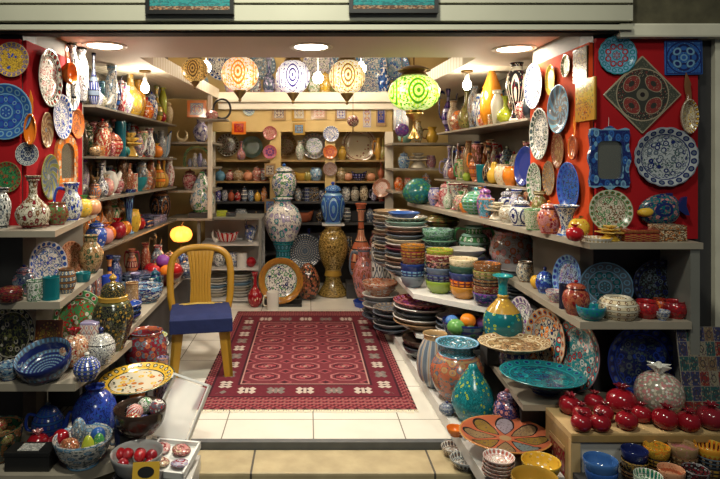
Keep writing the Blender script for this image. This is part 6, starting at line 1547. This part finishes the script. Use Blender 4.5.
def leg_(sx, sy):
    def f(bm):
        x0, y0 = sx * .175, sy * .17; x1, y1 = sx * .205, sy * (.205 if sy < 0 else .25)
        top = [(x0 - sx * .035, y0), (x0 + sx * .02, y0), (x0 + sx * .02, y0 - sy * .05), (x0 - sx * .0, y0 - sy * .05)]
        for (ax0, ay0, ax1, ay1) in ((-.062, -.006, .018, .014), (-.008, -.05, .018, .014)):
            lo, hi = [], []
            for (px, py) in ((ax0, ay0), (ax1, ay0), (ax1, ay1), (ax0, ay1)):
                hi.append(bm.verts.new((x0 + sx * px, y0 + sy * py, .388))); lo.append(bm.verts.new((x1 + sx * px * .72, y1 + sy * py * .72, 0)))
            bm.faces.new(lo); bm.faces.new(hi)
            for i in range(4):
                j = (i + 1) % 4; bm.faces.new((lo[i], lo[j], hi[j], hi[i]))
    return f
for sx in (-1, 1):
    for sy in (-1, 1): mesh_obj('leg', leg_(sx, sy), 'chair_plastic', ch, False)
tag(ch, 'mustard yellow plastic chair with slatted back standing on the red rug edge', 'chair')
cu = empty('seat_cushion', (-.775, 4.2, .409), (0, 0, radians(11)))
def cushion(bm):
    b = bmesh.new(); bmesh.ops.create_cube(b, size=1)
    bmesh.ops.subdivide_edges(b, edges=b.edges[:], cuts=10, use_grid_fill=True)
    for v in b.verts:
        x, y, z = v.co * 2
        k = (1 - abs(x) ** 3.5) * (1 - abs(y) ** 3.5)
        zz = .016 + (z * .0155) * (.35 + .65 * max(0, k) ** .5) + .004 * sin(9 * x + 3 * y)
        yy = y * .215; xx = x * .215 * (1 - .02 * abs(y))
        if y < -.7:                                   # front edge sags over the seat
            q = (-y - .7) / .3; zz -= .030 * q * q * 1.2; yy -= .022 * q
            zz = zz
        v.co = Vector((xx, yy - .005, zz))
    merge(bm, b)
mesh_obj('cover', cushion, 'blue_cloth', cu)
def flap(bm): box(bm, -.213, .213, -.246, -.228, -.080, .016, .007)
mesh_obj('front_flap', flap, 'blue_cloth', cu, False)
mesh_obj('gold_trim', lambda bm: (tube(bm, [(-.16, .15, .029), (-.10, .16, .032), (-.05, .15, .034), (.0, .16, .034), (.08, .155, .033), (.16, .15, .029)], .004, 6), tube(bm, [(-.13, .12, .032), (-.03, .13, .035), (.10, .12, .034)], .003, 6)), 'gold_thread', cu)
tag(cu, 'blue cushion with gold trim lying on the yellow chair seat', 'cushion')

# ------------------------------------------------------------------ rug
rg = empty('patterned_rug', (-.02, 4.645, 0))
mesh_obj('pile', lambda bm: box(bm, -.68, .68, -1.15, 1.15, .001, .010), 'rug_weave', rg, False)
def fringe(bm, y, s):
    for k in range(150):
        x = -.675 + 1.35 * k / 149
        l = random.uniform(.018, .034); o = random.uniform(-.008, .008)
        v = [bm.verts.new(p) for p in ((x - .0035, y, .006), (x + .0035, y, .006), (x + o + .003, y + s * l, .002), (x + o - .003, y + s * l, .002))]
        w = [bm.verts.new(p.co + Vector((0, 0, .002))) for p in v]
        bm.faces.new(v); bm.faces.new(w)
        for i in range(4): bm.faces.new((v[i], v[(i + 1) % 4], w[(i + 1) % 4], w[i]))
for y, sg in ((-1.15, -1), (1.15, 1)):
    q = mesh_obj('fringe', lambda bm: fringe(bm, y, sg), 'fringe', rg, False); q['kind'] = 'stuff'
tag(rg, 'dark red carpet with rows of octagons and cream fringe on the tiled floor', 'rug')

# ------------------------------------------------------------------ hanging mosaic lamps
def lamp(px, py, Y, w, h, glass, label, cap=1.0, ztop=2.98, tail=1.0, squash=1.0):
    s = Y / F; c = at(px, py, Y)
    e = empty('mosaic_lamp', c)
    R, H = w * s / 2, h * s / 2
    mesh_obj('glass_globe', lambda bm: lathe(bm, [(R * .3, -H * .96), (R * .62, -H * .8), (R * .9, -H * .45), (R, 0), (R * .9, H * .45), (R * .62, H * .8), (R * .3, H * .96)], seg=36, smooth=3), glass, e)
    mesh_obj('brass_cap', lambda bm: lathe(bm, [(R * .36, H * .9), (R * .55, H * .93), (R * .42, H * 1.1), (R * .5 * cap, H * 1.2), (R * .3 * cap, H * 1.4), (.012, H * 1.5), (0, H * 1.5)], seg=20, smooth=2), 'dark_brass', e)
    mesh_obj('finial', lambda bm: lathe(bm, [(R * .34, -H * .9), (R * .36, -H * .98), (R * .22, -H * (1.0 + .2 * tail)), (R * .07, -H * (1 + .42 * tail)), (R * .10, -H * (1 + .5 * tail)), (0, -H * (1 + .62 * tail))], seg=16, smooth=2), 'dark_brass', e)
    mesh_obj('hanging_rod', lambda bm: tube(bm, [(0, 0, H * 1.45), (0, 0, ztop - c.z)], .006, 6, 1), 'dark_brass', e)
    tag(e, label, 'lamp')
    return e
lamp(240, 74, 4.45, 37, 35, 'glass_orange', 'lit orange and white mosaic globe lamp, second from left in the row')
lamp(293, 77, 4.45, 34, 34, 'glass_white', 'lit white mosaic globe lamp with dark blue rings')
lamp(347, 77, 4.5, 36, 35, 'glass_yellow', 'lit pale yellow mosaic globe lamp with brown rings')
lamp(195, 70, 4.6, 27, 24, 'glass_amber', 'small amber brown mosaic globe lamp, leftmost in the row')
gl = lamp(414, 93, 4.25, 51, 37, 'glass_green', 'large lit lime green oval mosaic lamp with brass cap', cap=1.3, tail=.4)
s = 4.25 / F
mesh_obj('brass_bell', lambda bm: lathe(bm, [(0, -18 * s), (7 * s, -19 * s), (9 * s, -21 * s), (5 * s, -25 * s), (1.6 * s, -28 * s), (1.6 * s, -36 * s), (3 * s, -40 * s), (6 * s, -45 * s), (5 * s, -46 * s), (0, -44 * s)], seg=20, smooth=2), 'brass', gl)
for px, py, Y, w, pat, cl, label in ((402, 130, 5.6, 14, 'floral', ('purple', 'lilac', 'cobalt'), 'purple ceramic ball hanging below the green lamp'), (353, 121, 6.0, 12, 'mosaic', ('pink', 'ivory', 'maroon'), 'small pink ivory ceramic ball hanging before the back frieze')):
    s = Y / F; e = empty('hanging_ball', at(px, py, Y))
    q = mesh_obj('ball', lambda bm: lathe(bm, [(0, -w * s / 2), (w * s * .35, -w * s * .36), (w * s / 2, 0), (w * s * .35, w * s * .36), (0, w * s / 2)], smooth=3), 'red_felt', e); paint(q, PAT[pat], cl)
    mesh_obj('tassel', lambda bm: lathe(bm, [(0, -w * s * .48), (.008, -w * s * .5), (.012, -w * s * .9), (0, -w * s * .95)], smooth=1, seg=10), 'dark_brass', e)
    mesh_obj('cord', lambda bm: tube(bm, [(0, 0, w * s * .45), (0, 0, 2.99 - e.location.z)], .003, 6, 1), 'dark_brass', e)
    tag(e, label, 'ornament')

# ------------------------------------------------------------------ framed carpets on the lintel
for x0, x1, y1, label in ((146, 234, 14.5, 'black framed teal carpet picture hung on the lintel, left one'), (349, 438, 13.5, 'black framed teal carpet picture hung on the lintel, right one')):
    Yc = 2.93; a, b = at(x0, y1, Yc), at(x1, -28, Yc)
    e = empty('framed_carpet', ((a.x + b.x) / 2, Yc, a.z)); w2, h = (b.x - a.x) / 2, b.z - a.z; t = .02
    block('frame', -w2, w2, -.015, .015, 0, t, 'black_metal', 0, e); block('frame', -w2, w2, -.015, .015, h - t, h, 'black_metal', 0, e)
    block('frame', -w2, -w2 + t, -.015, .015, t, h - t, 'black_metal', 0, e); block('frame', w2 - t, w2, -.015, .015, t, h - t, 'black_metal', 0, e)
    block('carpet', -w2 + t, w2 - t, -.006, .01, t, h - t, 'carpet_picture', 0, e)
    tag(e, label, 'picture')

# ------------------------------------------------------------------ lights
def light(kind, name, loc, energy, col, size=.1, rot=(0, 0, 0), **k):
    d = bpy.data.lights.new(name, kind); d.energy = energy; d.color = col
    if kind == 'AREA': d.shape = 'DISK'; d.size = size
    elif kind in ('POINT', 'SPOT'): d.shadow_soft_size = size
    for a, b in k.items(): setattr(d, a, b)
    o = bpy.data.objects.new(name, d); COL.objects.link(o); o.location = loc; o.rotation_euler = rot
    return o
WARM = (1, .86, .68)
for px, py, nm in ((105, 45.5, 'left'), (311, 46.5, 'middle'), (514, 48.5, 'right')):
    Y = (2.246 - EYE) * F / (CY - py); x = (px - CX) * Y / F
    e = empty('ceiling_downlight', (x, Y, 2.246))
    mesh_obj('trim_ring', lambda bm: lathe(bm, [(.108, 0), (.14, 0), (.14, -.006), (.128, -.012), (.108, -.006)], seg=36, smooth=1), 'cornice_paint', e)
    mesh_obj('diffuser', lambda bm: lathe(bm, [(0, -.008), (.108, -.004), (.108, 0), (0, 0)], seg=36, smooth=1), 'downlight', e)
    tag(e, f'round white recessed ceiling light, {nm} of the three at the front', 'ceiling light')
    light('AREA', 'downlight_lamp', (x, Y, 2.236), 40 if nm == 'middle' else 15, (1, .89, .74), .2)
for px, py, Y, label in ((145, 88, 4.72, 'bare bright bulb over the left top shelf'), (467, 85, 4.72, 'bare bright bulb hanging over the right top shelf')):
    p = at(px, py, Y)
    e = empty('bare_bulb', p)
    mesh_obj('glass_bulb', lambda bm: lathe(bm, [(0, -.04), (.02, -.035), (.034, -.01), (.032, .015), (.018, .04), (.014, .05), (0, .05)], smooth=2), 'bulb', e)
    mesh_obj('socket', lambda bm: lathe(bm, [(0, .045), (.018, .045), (.018, .085), (.006, .095), (0, .095)], smooth=1), 'paper_white', e)
    mesh_obj('cord', lambda bm: tube(bm, [(0, 0, .09), (0, 0, 2.245 - p.z)], .004, 6, 1), 'paper_white', e)
    mesh_obj('ceiling_rose', lambda bm: lathe(bm, [(0, 2.245 - p.z), (.05, 2.245 - p.z), (.045, 2.23 - p.z), (0, 2.22 - p.z)], smooth=1), 'dark_brass', e)
    tag(e, label, 'light bulb')
    light('POINT', 'bulb_lamp', (p.x, p.y - .06, p.z - .02), 7, WARM, .05)
for px, py, Y, label in ((206, 67, 6.2, 'bright bulb between the amber and orange lamps at the back'), (361, 68, 6.2, 'bright bulb right of the yellow lamp at the back'), (318, 78, 6.2, 'bright bulb right of the white ringed lamp at the back')):
    p = at(px, py, Y)
    e = empty('bare_bulb', p)
    mesh_obj('glass_bulb', lambda bm: lathe(bm, [(0, -.06), (.035, -.05), (.055, -.01), (.05, .02), (.02, .06), (0, .07)], smooth=2), 'bulb', e)
    mesh_obj('cord', lambda bm: tube(bm, [(0, 0, .06), (0, 0, 2.99 - p.z)], .004, 6, 1), 'paper_white', e)
    tag(e, label, 'light bulb')
    light('POINT', 'bulb_lamp', (p.x, p.y - .1, p.z - .02), 17, WARM, .07)
light('POINT', 'pumpkin_glow', (at(184, 0, 5.7).x, 5.48, .80), 2.5, (1, .45, .12), .08)
# street lamps light the facade
light('AREA', 'street_lamp', (-.3, 1.0, 4.6), 40, (.97, .95, .78), .5, (radians(38), 0, radians(-4)), spread=radians(80))
light('AREA', 'street_lamp', (.9, -1.6, 4.4), 60, (.95, .95, .80), 1.0, (radians(52), 0, radians(8)))

w = bpy.data.worlds.new('dusk'); scene.world = w; w.use_nodes = True
w.node_tree.nodes['Background'].inputs[0].default_value = (.55, .62, .75, 1); w.node_tree.nodes['Background'].inputs[1].default_value = .07

# ------------------------------------------------------------------ camera
cd = bpy.data.cameras.new('camera'); cam = bpy.data.objects.new('camera', cd); COL.objects.link(cam); scene.camera = cam
cam.location = (0, 0, EYE); cam.rotation_euler = (radians(90), 0, 0)
cd.sensor_fit = 'HORIZONTAL'; cd.sensor_width = 36; cd.lens = 36 * F / 720
cd.shift_x = (360 - CX) / 720; cd.shift_y = (CY - 239.5) / 720
cd.clip_start = .05
vs = scene.view_settings; vs.view_transform = 'Standard'; vs.look = 'None'; vs.gamma = 1; vs.use_curve_mapping = False; vs.exposure = 0
try:
    scene.cycles.max_bounces = 6; scene.cycles.diffuse_bounces = 3; scene.cycles.glossy_bounces = 3; scene.cycles.use_denoising = True; scene.cycles.caustics_reflective = False; scene.cycles.caustics_refractive = False
except Exception: pass

# ------------------------------------------------------------------ labels: one that singles each thing out
ORDW = ['first', 'second', 'third', 'fourth', 'fifth', 'sixth', 'seventh', 'eighth', 'ninth', 'tenth', 'eleventh', 'twelfth']
byl = {}
for o, d, p, px in REG: byl.setdefault((d, p), []).append((px, o))
for (d, p), L_ in byl.items():
    L_.sort(key=lambda t: t[0])
    for i, (px, o) in enumerate(L_):
        lab = f'{d} {p}' if len(L_) == 1 else f'{ORDW[i]} from left {d} {p}'
        o['label'] = lab
        if len(lab.split()) > 16 or len(lab.split()) < 4: print('LABEL LENGTH', len(lab.split()), lab)
seen = {}
for o in bpy.data.objects:
    if o.get('label') and not o.parent:
        if o['label'] in seen: print('DUP LABEL', o['label'])
        seen[o['label']] = 1
print('THINGS', len([o for o in bpy.data.objects if not o.parent and o.get('category')]), 'OBJECTS', len(bpy.data.objects))
